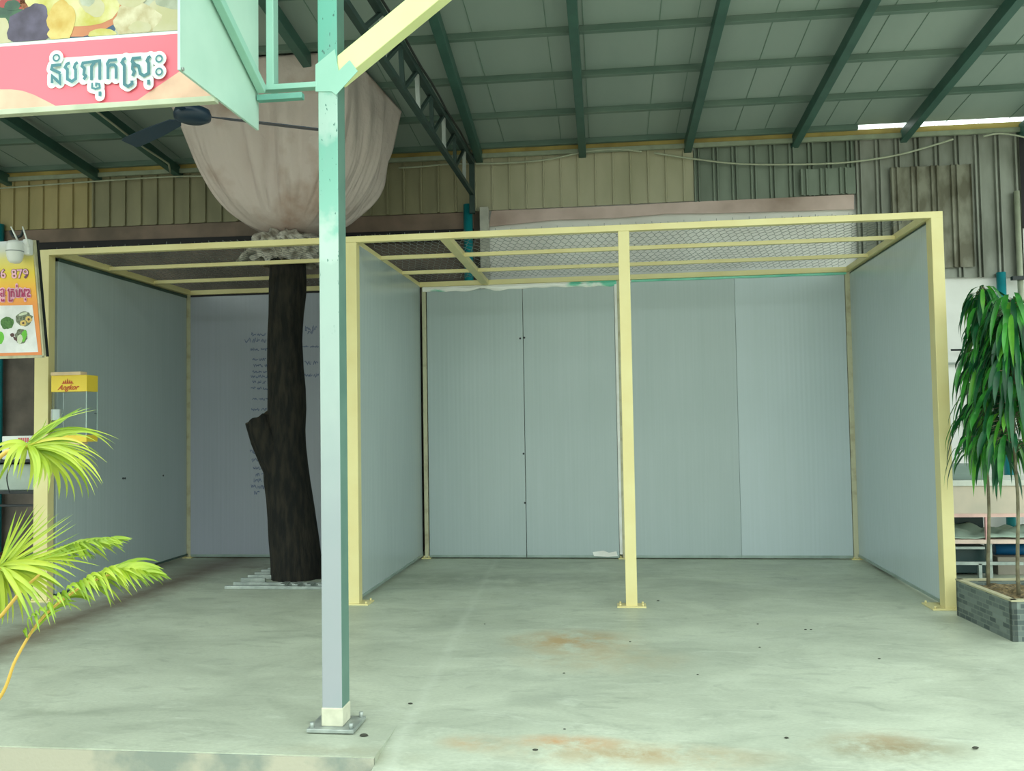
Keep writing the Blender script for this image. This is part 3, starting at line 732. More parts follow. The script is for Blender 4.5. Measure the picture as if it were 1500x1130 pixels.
# knee brace : yellow green tube rising to the right
YEG = mat('lime_cream_paint', (224,232,170), .45, c2=(206,214,146), scale=4, amt=.5)
p1 = YP(492, 112, YPST+.05); p2 = YP(655, -22, YPST+.05)
dd = (p2-p1).normalized(); p3 = p1+dd*2.2
m = MB().beam(p1, p3, .09, .115, up=(0,0,1)); m.build('knee_brace', YEG, gp, .004)
poly = [YP(u,v,YPST-.004) for u,v in ((490,72),(496,104),(512,88),(524,104),(492,139),(486,134),(462,134),(462,95))]
m = MB().prism(poly, (0,.004,0)); m.build('gusset_plate', PG, gp)

# ---- hanging sign with its frame
sg = thing('hanging_sign', 'hanging food stall sign with red banner and pale green folded side sheet', 'sign', YP(377, 191, 4.2))
zs = YP(379, 191, YPST).z; xsd = YP(379, 191, YPST).x
yn = XP(264, 102, xsd).y; yb_ = XP(318, 142, xsd).y
print('sign', zs, xsd, yn, yb_, XP(264,102,xsd).z, XP(318,142,xsd).z)
SHG = mat('sign_side_sheet', (186,218,204), .4, c2=(168,204,190), scale=3, amt=.7)
m = MB().prism([(xsd, yn, XP(264,102,xsd).z), (xsd, YPST, zs), (xsd, YPST, 4.7), (xsd, yn, 4.7)], (-.012,0,0)); m.build('side_sheet', SHG, sg)
# brace tube on the side sheet and the uprights
q1 = XP(384, 132, xsd+.03); q2 = XP(318, -5, xsd+.03); q2 = q1+(q2-q1)*1.25
MB().beam(q1, q2, .04, .045).build('side_brace', PG, sg, .003)
def tubeY(u0, v0, u1, v1, y, wd, name='frame_tube', material=PG, par=sg, dp=.04):
    a, b = YP(u0,v0,y), YP(u1,v1,y); return MB().beam(a, b, dp, wd, up=(0,0,1)).build(name, material, par, .003)
a, b = YP(399,134,YPST+.03), YP(399,-40,YPST+.03); b.x = a.x
MB().beam(a, b, .066, .04, up=(1,0,0)).build('frame_upright', PG, sg, .003)
a, b = YP(384,131,YPST+.02), YP(466,130,YPST+.02); b.z = a.z
MB().beam(a, b, .05, .028).build('frame_tube', PG, sg, .002)
a, b = YP(378,145,YPST-.02), YP(444,142.5,YPST-.02); b.z = a.z
MB().beam(a, b, .04, .03).build('frame_tube', mat('teal_tube', (110,170,156), .45), sg, .002)
# banner face
RED = mat('banner_red', (228,108,124), .45, c2=(220,98,116), scale=1.5, amt=.5)
PEACH = mat('banner_peach', (222,182,156), .45); WHT = mat('banner_white', (236,250,244), .45); TXT = mat('banner_teal_ink', (58,118,128), .45)
Yb = yb_
def S(u, v, off=0): return YP(u, v, Yb-off)
Zbot = S(318, 143).z
def SB(x, z, off=0): return V((x, Yb-off, z))
xl = S(-800, 175).x; xr = xsd-.006  # board lengthened out of view on the left to shade that side
fc = MB().box((xl, Yb, Zbot), (xr, Yb+.03, 4.7)).build('banner_board', WHT, sg)
# lower edge rail
MB().box((xl, Yb-.012, Zbot-.02), (xr, Yb+.03, Zbot+.006)).build('bottom_rail', mat('rail', (186,196,170), .5), sg, .002)
zr_top = S(130, 59).z; zw_top = S(130, 54).z
print('banner z', Zbot, S(0,168).z, zr_top, S(0,70).z, S(262,48).z)
m = MB().add([SB(xl,Zbot,.001), SB(xr,Zbot,.001), SB(xr,zr_top,.001), SB(xl,zr_top,.001)], [(0,1,2,3)]); m.build('red_band', RED, sg)
def flat(pix, off, name, material, par=sg):
    P = [S(u,v,off) for u,v in pix]; return MB().add(P, [tuple(range(len(P)))]).build(name, material, par)
zz = Zbot
flat([(-120,178),(-120,128),(0,131),(16,131),(33,133),(50,139),(66,147),(88,158.5),(40,164),(0,168)], .002, 'peach_curve', PEACH)
flat([(196,150.5),(214,138),(264,104),(317,75),(317,142),(260,147)], .002, 'peach_curve', PEACH)
# stall name in Khmer letters, traced stroke by stroke
def Z(x, y): return (60+x/7.5, 70+y/7.5)
KH = [[(222,185),(125,195),(115,235),(215,280)], [(122,390),(122,310),(165,350),(208,390),(208,290)],
 [(318,165),(285,178),(265,215),(290,238),(290,345),(340,370),(380,340),(380,240),(365,215),(378,178),(405,160)],
 [(505,160),(460,168),(450,200),(478,228),(470,290),(492,310),(470,350)], [(505,160),(572,152),(582,170),(555,205),(555,355)], [(572,152),(645,143),(645,350)],
 [(735,345),(735,205),(728,175),(750,138),(835,130)], [(735,205),(770,188),(805,188),(825,212),(825,340)],
 [(932,112),(905,128),(888,160),(915,192),(915,400),(955,425),(1000,395),(1000,360)],
 [(1100,108),(1010,116),(1000,150),(1040,190),(1072,200),(1090,282),(1130,308),(1182,280),(1182,168),(1165,140),(1180,108),(1205,95)],
 [(1010,160),(1005,230),(1027,262),(1005,310)], [(1182,350),(1182,405)], [(648,480),(648,530)]]
KT = [[(562,385),(560,440),(600,452),(645,438),(640,398),(605,392),(605,425)]]
KR = [((168,110),33), ((1297,120),33), ((1297,262),33)]
LK = [0]
def lk(): LK[0] += 1; return LK[0]*.00007
mo = MB(); mt_ = MB(); sc_ = (S(200,100)-S(100,100)).length/100/7.5
for st in KH+KT:
    for a_, b_ in zip(st[:-1], st[1:]):
        k_ = .003+lk(); ribbon(mo, [S(*Z(*a_), k_), S(*Z(*b_), k_)], 108*sc_, (0,-1,0))
    for q in st: disc(mo, S(*Z(*q), .003+lk()), 54*sc_, (1,0,0), (0,0,1))
    k_ = .017+lk()*.3; P = [S(*Z(*q), k_) for q in st]; ribbon(mt_, P, (32 if st in KH else 20)*sc_, (0,-1,0))
for (q, r_) in KR:
    disc(mo, S(*Z(*q), .003+lk()), 78*sc_, (1,0,0), (0,0,1), n=24)
    c = S(*Z(*q), .0215); ribbon(mt_, [c+V((math.cos(a)*r_*sc_,0,math.sin(a)*r_*sc_)) for a in [2*PI*i/20 for i in range(20)]], 17*sc_, (0,-1,0), closed=True)
for pix in ([(118,118),(1300,42),(1300,300),(118,400)],):
    P = [S(*Z(*q), .0028) for q in pix]; mo.add(P, [(0,1,2,3)])
mo.build('lettering_outline', WHT, sg); mt_.build('lettering', TXT, sg)
# food photograph printed on the upper board
FM = [mat('print_'+n, [q*.80 for q in c], .5, c2=[q*.84 for q in c2], scale=sc2, amt=1) for n, c, c2, sc2 in (('pale', (214,220,196),(168,176,150),14), ('plum',(70,60,84),(104,96,124),10), ('orange',(226,186,76),(240,216,130),12), ('soup',(216,206,84),(236,232,170),9),
   ('rim',(216,130,84),(224,150,100),6), ('navy',(40,72,110),(60,96,130),8), ('lump',(206,190,140),(236,228,190),16), ('leafgreen',(70,120,80),(40,80,60),12), ('redbit',(200,70,60),(170,60,60),10), ('cream',(226,220,180),(206,200,150),10))]
pic = MB(); zc = zw_top
pic.add([SB(xl,zc,.001), SB(xr,zc,.001), SB(xr,4.7,.001), SB(xl,4.7,.001)], [(0,1,2,3)], 0)
def blob(u, v, ru, rv, mi, off, rot=0, wob=.12):
    P = []; rnd = random.Random(int(u*7+v))
    for i in range(26):
        a = 2*PI*i/26; k = 1+wob*noise.noise(V((math.cos(a)*1.6, math.sin(a)*1.6, u)))*2
        x, y = ru*math.cos(a)*k, rv*math.sin(a)*k; P.append(S(u+x*math.cos(rot)-y*math.sin(rot), v+x*math.sin(rot)+y*math.cos(rot), off))
    P = [V((p.x, p.y, max(p.z, zc))) for p in P]
    pic.add(P, [tuple(range(26))], mi)
blob(-5,48,22,26,9,.0014); blob(10,22,26,20,7,.0013); blob(30,5,34,9,8,.0017); blob(18,8,12,8,7,.002)
blob(118,-5,80,64,5,.0014); blob(112,-8,76,58,4,.0017); blob(108,-10,71,52,3,.002); blob(135,8,20,14,9,.0023,.6); blob(128,-2,12,12,0,.0025)
blob(43,40,29,30,1,.0026,0,.2); blob(56,20,14,16,1,.0028)
blob(90,30,20,30,2,.003,0,.1); blob(86,50,16,12,2,.0032)
blob(200,30,34,30,6,.003,0,.2); blob(192,-5,24,14,9,.0032); blob(240,25,26,28,9,.0028,.5); blob(255,-2,26,16,0,.003); blob(205,40,16,9,9,.0036); blob(150,50,20,9,3,.0022)
pic.build('food_picture', FM, sg)
MB().tube([XP(266.5,101.5,xsd), XP(266.5,101.5,xsd)+V((.008,0,0))], .008, 10).build('screw', ZINC, sg)
# white edge between picture and band is the board itself

# ================================================================== CEILING FAN
YFN = 5.6
fm = YP(282, 168, YFN)
FANM = mat('fan_navy', (34,54,74), .35, c2=(28,46,66))
fn = thing('ceiling_fan', 'dark navy ceiling fan hanging in front of the tarpaulin', 'ceiling fan', fm)
def lathe(mb, c, prof, n=28, mi=0):
    mb.rings([[c+V((r*math.cos(2*PI*i/n), r*math.sin(2*PI*i/n), z)) for i in range(n)] for r, z in prof], mi)
m = MB(); lathe(m, fm, [(.02,-.05),(.085,-.047),(.12,-.03),(.125,0),(.115,.03),(.07,.05),(.035,.055)]); m.build('motor', FANM, fn)
m = MB(); m.tube([fm+V((0,0,.05)), fm+V((0,0,1.25))], .013, 10); m.build('down_rod', FANM, fn)
m = MB(); lathe(m, fm, [(.03,.07),(.045,.075),(.045,.14),(.02,.16)]); m.build('canopy_cup', mat('fan_grey', (112,108,118), .4), fn)
for a in (math.radians(28), math.radians(148), math.radians(268)):
    d = V((math.cos(a), math.sin(a), 0)); s = V((-d.y, d.x, 0)); rg = []
    P = []
    for t, wd in ((.09,.035),(.18,.04),(.22,.09),(.50,.125),(.82,.135),(.87,.11)):
        c = fm+d*t+V((0,0,-.005-.012*t)); k = s*(wd/2)+V((0,0,wd*.1))
        rg.append([c-k, c+k, c+k+V((0,0,.005)), c-k+V((0,0,.005))])
    MB().rings(rg, smooth=False).build('blade', FANM, fn)

# ================================================================== WALL CABLES AND PIPES
def curve_pts(pix, fn_): 
    P = [fn_(*q) for q in pix]; out = []
    n = len(P)
    for i in range(n-1):
        p0, p1, p2, p3 = P[max(i-1,0)], P[i], P[i+1], P[min(i+2,n-1)]
        for k in range(6):
            t = k/6; out.append(.5*((2*p1)+(p2-p0)*t+(2*p0-5*p1+4*p2-p3)*t*t+(3*p1-p0-3*p2+p3)*t**3))
    out.append(P[-1]); return out
tag(MB().tube(curve_pts([(958,224),(1010,232),(1080,240),(1160,241),(1240,238),(1310,228),(1360,215),(1396,204)], lambda u,v: WP(u,v,.13)), .011, 6).build('electric_cable', CABLE), 'pale cable sagging across the cladding above the right stall', 'cable')
tag(MB().tube(curve_pts([(694,240),(740,239),(800,234),(860,222),(905,219),(940,222)], lambda u,v: WP(u,v,.13)), .011, 6).build('electric_cable', CABLE), 'pale cable looping along the wall right of the truss', 'cable')
tag(MB().tube(curve_pts([(0,276),(80,270),(180,263),(250,259),(300,258)], lambda u,v: WP(u,v,.13)), .010, 6).build('electric_cable', CABLE), 'pale cable along the wall above the far left stall', 'cable')
tag(MB().tube(curve_pts([(584,246),(620,244),(650,241),(694,240)], lambda u,v: WP(u,v,.13)), .010, 6).build('electric_cable', CABLE), 'pale cable between the tarpaulin and the truss', 'cable')
tag(MB().tube(curve_pts([(1440,200),(1460,196),(1480,197),(1500,201),(1520,206)], lambda u,v: WP(u,v,.14)), .010, 6).build('electric_cable', CABLE), 'pale cable at the top right corner of the wall', 'cable')
# conduit down the left rafter
tag(MB().tube(curve_pts([(140,162),(170,185),(205,212),(235,232),(247,240)], lambda u,v: onp(u,v,rp_(0,0,-.2),RN)) + [WP(250,254,.16)], .012, 8).build('conduit', CABLE), 'pale conduit running along a rafter above the far left stall', 'conduit')
def pipe(u, v0, v1, off, r, material, label, name='drain_pipe', cat='pipe'):
    p = WP(u, v0, off); q = WP(u, v1, off); q.x = p.x; q.y = p.y; m = MB().tube([p, q], r, 16)
    o = m.build(name, material); return tag(o, label, cat)
p = WP(685.5,312,.14)
m = MB().tube([V((p.x,p.y,0)), V((p.x,p.y,WP(685.5,300,.14).z))], .055, 16); tag(m.build('drain_pipe', TEAL), 'teal drain pipe on the wall behind the middle stall', 'pipe')
p = WP(1467,420,.09)
m = MB().tube([V((p.x,p.y,0)), V((p.x,p.y,WP(1467,400,.06).z))], .048, 16); tag(m.build('drain_pipe', TEAL), 'teal drain pipe behind the leafy plants at the right', 'pipe')
p = WP(0,350,.09)
m = MB().tube([V((p.x,p.y,0)), V((p.x,p.y,WP(0,330,.05).z))], .048, 16); tag(m.build('drain_pipe', TEAL), 'teal drain pipe beside the camera at the far left', 'pipe')
a, b = WP(703.5,312,.1), WP(716,312,.1)
m = MB().box((a.x, a.y-.05, 0), (b.x, a.y+.05, WP(710,306,.05).z)); tag(m.build('wall_batten', mat('pale_batten', (190,188,180), .6), None, .004), 'pale vertical batten beside the teal pipe behind the middle stall', 'batten')
p = WP(1492, 350, .1)
m = MB().tube([V((p.x,p.y,.9)), V((p.x,p.y,4.0))], .03, 12); tag(m.build('conduit', CABLE), 'grey vertical conduit on the wall above the leafy plants', 'conduit')

# ================================================================== POSTER, CAMERA, DISPLAY BOX
YS = 6.45
bl = YP(-60, 521, YS); br = YP(61, 520, YS); z0p = br.z; z1p = YP(45, 352, YS-.13).z; lean = .13
def QS(u, v, off=0):
    # point on the leaning poster plane
    n = V((0, (z1p-z0p), lean)).normalized()
    return onp(u, v, V((br.x, YS, z0p)) - n*off, n)
NQ = V((0, (z1p-z0p), lean)).normalized(); UQ = V((0, -lean, z1p-z0p)).normalized()
ps = thing('menu_poster', 'orange and white menu poster with phone number and food pictures', 'poster', br)
tl = V((br.x-.75, YS-lean, z1p)); trr = V((br.x, YS-lean, z1p)); bll = V((br.x-.75, YS, z0p)); brr = V((br.x, YS, z0p))
def pv(u, w, off=0): return bll.lerp(brr, u).lerp(tl.lerp(trr, u), w) - NQ*off      # u 0..1 across, w 0..1 up
pm_, pnt, pb_ = nodes('poster_print')
tcn = pnt.nodes.new('ShaderNodeTexCoord'); sep = pnt.nodes.new('ShaderNodeSeparateXYZ'); pnt.links.new(tcn.outputs['Generated'], sep.inputs[0])
rampn = pnt.nodes.new('ShaderNodeValToRGB'); pnt.links.new(sep.outputs[2], rampn.inputs[0])
E = rampn.color_ramp.elements; E[0].position = 0; E[0].color = lin((232,140,84)); E[1].position = 1; E[1].color = lin((206,212,220))
for p_, c_ in ((.45,(236,150,70)),(.60,(240,180,60)),(.72,(232,204,60)),(.84,(222,210,120)),(.92,(206,208,196))):
    e = E.new(p_); e.color = lin(c_)
pnt.links.new(rampn.outputs[0], pb_.inputs['Base Color']); pb_.inputs['Roughness'].default_value = .35
MB().prism([pv(0,0),pv(1,0),pv(1,1),pv(0,1)], NQ*.008).build('printed_face', pm_, ps)
MB().beam(pv(1.0,-.01,-.02), pv(1.0,1.0,-.02), .03, .03, up=NQ).build('frame', CREAM_D, ps, .002)
MB().beam(pv(0,-.01,-.02), pv(1.0,-.01,-.02), .03, .03, up=NQ).build('frame', CREAM_D, ps, .002)
MB().beam(pv(1.02,-.02,-.05), pv(1.02,1.0,-.05), .012, .02, up=NQ).build('frame', DARK, ps)
POW = mat('poster_white', (236,236,238), .4); PPK = mat('poster_pink', (250,190,214), .4); PMG = mat('poster_magenta', (176,34,96), .4); PPU = mat('poster_purple', (120,70,110), .4)
def qflat(pix, off, name, material, mi=0, par=ps):
    P = [QS(u,v,off) for u,v in pix]; return MB().add(P, [tuple(range(len(P)))]).build(name, material, par)
qflat([(-70,449),(47.5,447),(56,516),(-70,519)], .0015, 'picture_field', POW)
ku = (QS(40,440)-QS(30,440)).length/10
def Z2(x, y): return (x/16.14, 380+y/16.14)
K2 = [[(75,702),(45,706),(0,735)], [(50,885),(12,850),(20,800),(60,815)], [(88,712),(88,885)], [(35,930),(35,985),(90,985),(90,940)],
 [(215,700),(190,730),(215,765),(215,985),(280,985),(287,930)], [(325,718),(250,720)], [(265,895),(265,765),(312,768),(328,805),(328,895)],
 [(385,710),(375,750),(395,785),(395,880),(455,880),(455,725),(475,700)], [(395,605),(398,665)],
 [(510,710),(503,750),(522,790),(515,872),(572,872),(572,725),(592,700)], [(515,872),(565,800)], [(595,925),(595,975)],
 [(622,765),(612,722),(682,720),(688,775),(640,825),(655,875),(705,872),(705,850)]]
LK[0] = 0; mo = MB(); mt_ = MB(); k2 = ku/16.14
for st in K2:
    for a_, b_ in zip(st[:-1], st[1:]):
        k_ = .002+lk()*.3; ribbon(mo, [QS(*Z2(*a_), k_), QS(*Z2(*b_), k_)], 70*k2, -NQ)
    for q in st: disc(mo, QS(*Z2(*q), .002+lk()*.3), 35*k2, V((1,0,0)), UQ, n=10)
    k_ = .009+lk()*.05; ribbon(mt_, [QS(*Z2(*q), k_) for q in st], 27*k2, -NQ)
for q in ((135,745),(135,860)): disc(mt_, QS(*Z2(*q), .011), 14*k2, V((1,0,0)), UQ, n=8)
mo.build('lettering_outline', PPK, ps); mt_.build('lettering', PMG, ps)
def text(body, size, origin, ax, ay, name, material, parent, off=0, shear=0, extr=.0005):
    c = bpy.data.curves.new(name, 'FONT'); c.body = body; c.size = size; c.shear = shear; c.extrude = extr; c.offset = off
    o = bpy.data.objects.new(name, c); COL.objects.link(o); dg = bpy.context.evaluated_depsgraph_get()
    me = bpy.data.meshes.new_from_object(o.evaluated_get(dg)); bpy.data.objects.remove(o)
    ax, ay = V(ax).normalized(), V(ay).normalized(); az = ax.cross(ay); Mx = Matrix((ax, ay, az)).transposed().to_4x4(); Mx.translation = V(origin) - wloc(parent)
    me.transform(Mx); me.materials.clear(); me.materials.append(material)
    q = bpy.data.objects.new(name, me); COL.objects.link(q); q.parent = parent; return q
hh = (QS(20,395)-QS(20,408)).length
t0 = QS(-7.5, 408, .003); text('06', hh*1.42, t0, (1,0,0), UQ, 'phone_number', PPU, ps, .0045); text('06', hh*1.42, t0-NQ*.002, (1,0,0), UQ, 'phone_number', PPK, ps, .001)
t0 = QS(17, 408, .003); text('879', hh*1.42, t0, (1,0,0), UQ, 'phone_number', PPU, ps, .0045); text('879', hh*1.42, t0-NQ*.002, (1,0,0), UQ, 'phone_number', PPK, ps, .001)
fp = MB(); FP = [mat('dish_green', (84,130,62), .5, c2=(50,96,40), scale=60, amt=1), mat('dish_lime', (110,200,60), .5), mat('dish_dark', (76,80,56), .5, c2=(130,140,120), scale=70, amt=1), mat('dish_yellow', (222,190,110), .5), mat('dish_plum', (90,60,60), .5), mat('dish_white', (214,222,196), .5)]
def qd(u, v, ru, rv, mi, off, rot=0):
    P = []
    for i in range(22):
        a = 2*PI*i/22; k = 1+.12*noise.noise(V((math.cos(a)*2, math.sin(a)*2, u*3)))*2; x, y = ru*math.cos(a)*k, rv*math.sin(a)*k
        P.append(QS(u+x*math.cos(rot)-y*math.sin(rot), v+x*math.sin(rot)+y*math.cos(rot), off))
    fp.add(P, [tuple(range(22))], mi)
qd(10.5,473.5,9.5,9,0,.0025); qd(-1,495,7,9,1,.0025); qd(-10,472,8,8,3,.0025)
qd(35,467,12,11,2,.0025); qd(42,468,4.8,4.8,3,.004); qd(34,473.5,4.8,4.3,3,.0042); qd(42,468,1.8,1.8,4,.005); qd(34,473.5,1.8,1.6,4,.005); qd(34,460,7,2,5,.004,-.3)
qd(31,493,9,11,2,.0025); qd(35,492,4,9,1,.004,.2); qd(29,497,4,7,5,.0045,.2); qd(18,491,3.2,3,4,.0025); qd(23,497,4.5,2,4,.003,.7)
fp.build('dish_pictures', FP, ps)

# wifi dome camera on the poster's corner
cc = QS(38, 362, .05)
cv = thing('security_camera', 'white dome security camera with two aerials on the poster corner', 'camera', cc)
m = MB(); d0 = QS(41, 361, .03); m.box((d0.x-.028, d0.y-.03, d0.z-.07), (d0.x+.028, d0.y+.03, d0.z+.055)); m.build('housing', WHITEP, cv, .012)
hc = QS(22, 368, .09); m = MB(); lathe(m, hc, [(.01,-.098),(.035,-.092),(.05,-.075),(.058,-.045),(.06,-.02),(.063,-.012),(.063,.012),(.06,.02),(.062,.05),(.05,.075),(.02,.085)]); m.build('dome_head', WHITEP, cv)
m = MB(); lathe(m, hc, [(.0645,-.008),(.0652,-.004),(.0645,0)]); m.build('seam_ring', mat('seam_grey', (150,156,158), .5), cv)
m = MB(); m.beam(hc+V((.03,.02,.02)), d0, .035, .035); m.build('arm', WHITEP, cv, .004)
for (u0_, v0_, u1_, v1_) in ((26,353,16,332), (42.5,362,33,332)):
    MB().tube([QS(u0_,v0_,.06), QS(u1_,v1_,.06)], [.0075,.005], 8).build('aerial', WHITEP, cv)
m = MB(); m.tube(curve_pts([(15,338),(20,347),(30,346),(34,337)], lambda u,v: QS(u,v,-.03)), .012, 6); m.build('cable_loop', DARK, cv)

# advertising display box
YD = 7.05
x0d, x1d = YP(75,560,YD).x, YP(127,560,YD).x; zt_, zt0 = YP(100,550,YD).z, YP(100,574,YD).z; zb1, zb0 = YP(100,638,YD).z, YP(100,648,YD).z
dpt = XP(143.5, 560, x1d).y - YD; print('display depth', dpt)
db = thing('display_box', 'clear display box with yellow top and base hung on the left post', 'display box', ((x0d+x1d)/2, YD, zb0))
DY = mat('box_yellow', (238,208,66), .4, c2=(228,196,56), scale=4); DYL = mat('box_cream', (232,206,166), .5)
MB().box((x0d,YD,zt0), (x1d,YD+dpt,zt_)).build('top_cap', DY, db, .002)
MB().box((x0d+.003,YD-.012,zt_), (x1d-.05,YD+dpt*.5,zt_+.03)).build('top_lip', DYL, db, .002)
MB().box((x0d,YD,zb0), (x1d,YD+dpt,zb1)).build('base', DY, db, .002)
MB().box((x0d+.003,YD-.01,zb0-.022), (x1d-.04,YD+dpt*.5,zb0)).build('bottom_lip', DYL, db, .002)
gm, gnt, gb = nodes('clear_acrylic'); gb.inputs['Base Color'].default_value = (.9,.95,.95,1); gb.inputs['Roughness'].default_value = .05; gb.inputs['Transmission Weight'].default_value = 1; gb.inputs['IOR'].default_value = 1.35
for lo, hi in (((x0d+.004,YD+.003,zb1),(x1d-.003,YD+.006,zt0)), ((x1d-.006,YD+.006,zb1),(x1d-.003,YD+dpt-.004,zt0)), ((x0d+.004,YD+.006,zb1),(x0d+.007,YD+dpt-.004,zt0))):
    MB().box(lo, hi).build('clear_pane', gm, db)
AE = mat('acrylic_edge', (184,206,200), .3)
MB().box((x1d-.007,YD+.001,zb1),(x1d-.001,YD+.007,zt0)).build('pane_edge', AE, db)
MB().box((x1d-.007,YD+dpt-.007,zb1),(x1d-.001,YD+dpt-.001,zt0)).build('pane_edge', AE, db)
MB().box((x0d+.003,YD+.12,(zb1+zt0)/2-.002),(x1d-.007,YD+.16,(zb1+zt0)/2+.002)).build('inner_shelf', gm, db)
LRED = mat('logo_red', (196,84,30), .5)
tx = YP(84.5, 571.5, YD-.002); text('Angkor', .062, tx, (1,0,0), (0,0,1), 'brand_lettering', LRED, db, .0016, .5)
m = MB()
cx_, cz_ = YP(99,562.5,YD-.002).x, YP(99,562.5,YD-.002).z
m.box((cx_-.052,YD-.003,cz_),(cx_+.052,YD,cz_+.008))
for dx, hh_ in ((-.038,.03),(-.02,.038),(0,.05),(.02,.038),(.038,.03)):
    m.add([(cx_+dx-.009,YD-.002,cz_+.008),(cx_+dx+.009,YD-.002,cz_+.008),(cx_+dx+.006,YD-.002,cz_+hh_*.6),(cx_+dx,YD-.002,cz_+hh_),(cx_+dx-.006,YD-.002,cz_+hh_*.6)], [(0,1,2,3,4)])
m.build('temple_emblem', LRED, db)
m = MB(); q = YP(77,614,YF-.02); m.box((q.x-.01, YF-.03, YP(77,616,YF).z), (q.x+.075, YF-.004, YP(77,600,YF).z)); 
sb = m.build('socket_box', WHITEP, None, .004); tag(sb, 'small white socket box on the left cream post behind the display box', 'socket box')

# ================================================================== LEFT RACK WITH GOODS
YR = 7.35
xr_r = X0-.16
rk = thing('metal_rack', 'black metal rack at the far left edge under the poster', 'rack', (xr_r-.5, YR+.3, 0))
RKM = mat('rack_black', (28,34,40), .5)
zs1 = YP(20,722,YR).z; zs2 = YP(20,741,YR).z; zt1 = YP(20,676,YR).z
for (xx, yy) in ((xr_r-.03, YR), (xr_r-1.1, YR), (xr_r-.03, YR+.5), (xr_r-1.1, YR+.5)):
    MB().box((xx-.03, yy, 0), (xx+.03, yy+.04, zt1)).build('leg', RKM, rk, .002)
MB().box((xr_r-1.13, YR, zs1-.012), (xr_r, YR+.54, zs1+.012)).build('shelf', RKM, rk, .002)
MB().box((xr_r-1.13, YR-.002, zs2-.01), (xr_r, YR+.03, zs2+.01)).build('rail', RKM, rk, .002)
MB().box((xr_r-1.13, YR, zt1-.012), (xr_r, YR+.54, zt1+.012)).build('shelf', RKM, rk, .002)
MB().box((xr_r-1.13, YR, .28), (xr_r, YR+.54, .30)).build('shelf', RKM, rk, .002)
a = YP(5,650,YR+.1)
m = MB(); z1_ = YP(20,639,YR+.1).z; m.box((a.x, YR+.08, zt1+.013), (xr_r-.02, YR+.45, z1_)); bx = thing('carton', 'white carton with red print on top of the black rack', 'carton', (a.x+.15, YR+.26, zt1+.013))
m.build('box_body', WHITEP, bx, .006)
text('RED', .001, (0,0,0), (1,0,0), (0,0,1), 'x', LRED, bx) if False else None
m = MB(); q = YP(27,641,YR+.08)
for i in range(5): m.box((q.x+i*.022, YR+.076, q.z-.045), (q.x+i*.022+.013, YR+.0795, q.z-.005))
m.build('red_print', mat('print_red', (214,92,96), .5), bx)
MB().box((xr_r-1.0, YR+.1, zs1+.013), (xr_r-.06, YR+.5, zt1-.03)).build('storage_crate', mat('crate_pale', (178,192,180), .5), None, .01)
o = bpy.data.objects['storage_crate']; tag(o, 'pale grey green crate on the shelf of the black rack', 'crate')
m = MB(); q = YP(4, 734, YR+.05); lathe(m, V((q.x-.02, YR+.2, .302)), [(.06,0),(.10,.02),(.16,.06),(.17,.07),(.15,.07),(.09,.03),(.01,.02)]); 
o = m.build('brown_bowl', mat('brown_bowl', (96,68,44), .4)); tag(o, 'brown bowl on the low shelf of the black rack', 'bowl')
tag(MB().tube(curve_pts([(14,722),(10,700),(16,680),(22,664)], lambda u,v: YP(u,v,YR-.02)), .005, 6).build('black_cord', DARKCABLE), 'thin black cord hanging in front of the pale crate', 'cord')

# ================================================================== RIGHT: COUNTER, CLOTH, BOXES
YC = G(1430, 848).y; print('counter Y', YC)
def yz(v, u=1440, y=None): return YP(u, v, y or YC).z
xc0 = X3R+.03; xc1 = 5.6
ct = thing('counter', 'long pale plastered counter with open shelf at the right', 'counter', (xc0+1.2, YC+.3, 0))
PC = mat('counter_plaster', (206,190,172), .7, c2=(186,176,160), scale=4, amt=.8); PCT = mat('counter_top', (214,214,204), .6)
MB().box((xc0, YC, yz(753)), (xc1, YC+.05, yz(712))).build('front_apron', PC, ct, .004)
MB().box((xc0, YC-.02, yz(712)), (xc1, YC+.75, yz(712)+.05)).build('top', PCT, ct, .004)
MB().box((xc0, YC-.004, yz(758)), (xc1, YC+.02, yz(753)+.002)).build('pink_edge', mat('pink_edge', (232,190,180), .6), ct)
MB().box((xc0, YC, yz(797)), (xc1, YC+.75, yz(791))).build('shelf', mat('shelf_pink', (226,200,186), .6), ct, .003)
xd = YP(1443, 750, YC).x
MB().box((xd, YC, yz(791)), (xd+.03, YC+.03, yz(753))).build('upright', mat('pink_edge2', (226,170,168), .6), ct)
MB().box((YP(1447,820,YC).x, YC+.02, 0), (YP(1447,820,YC).x+.05, YC+.07, yz(797))).build('leg', ZINC, ct, .003)
MB().box((xc1-.08, YC, 0), (xc1, YC+.7, yz(753))).build('end_wall', PC, ct)
MB().box((xc0, YC+.70, 0), (xc0+.06, YC+.75, yz(753))).build('leg', PC, ct)
# dark crate behind the opening, under the top
DG = mat('dark_green_plastic', (38,66,66), .4, c2=(28,50,54), scale=6)
m = MB().box((xc0+.03, YC+.55, yz(791)+.003), (YP(1441,770,YC+.55).x, YC+.70, yz(753)-.03)); tag(m.build('storage_bin', DG, None, .01), 'dark green bin on the counter shelf beside the cream post', 'bin')
m = MB().box((xc0+.03, YC+.16, .02), (YP(1446,830,YC+.16).x, YC+.6, yz(797)-.04)); tag(m.build('storage_bin', DG, None, .01), 'dark green bin on the floor under the counter shelf', 'bin')
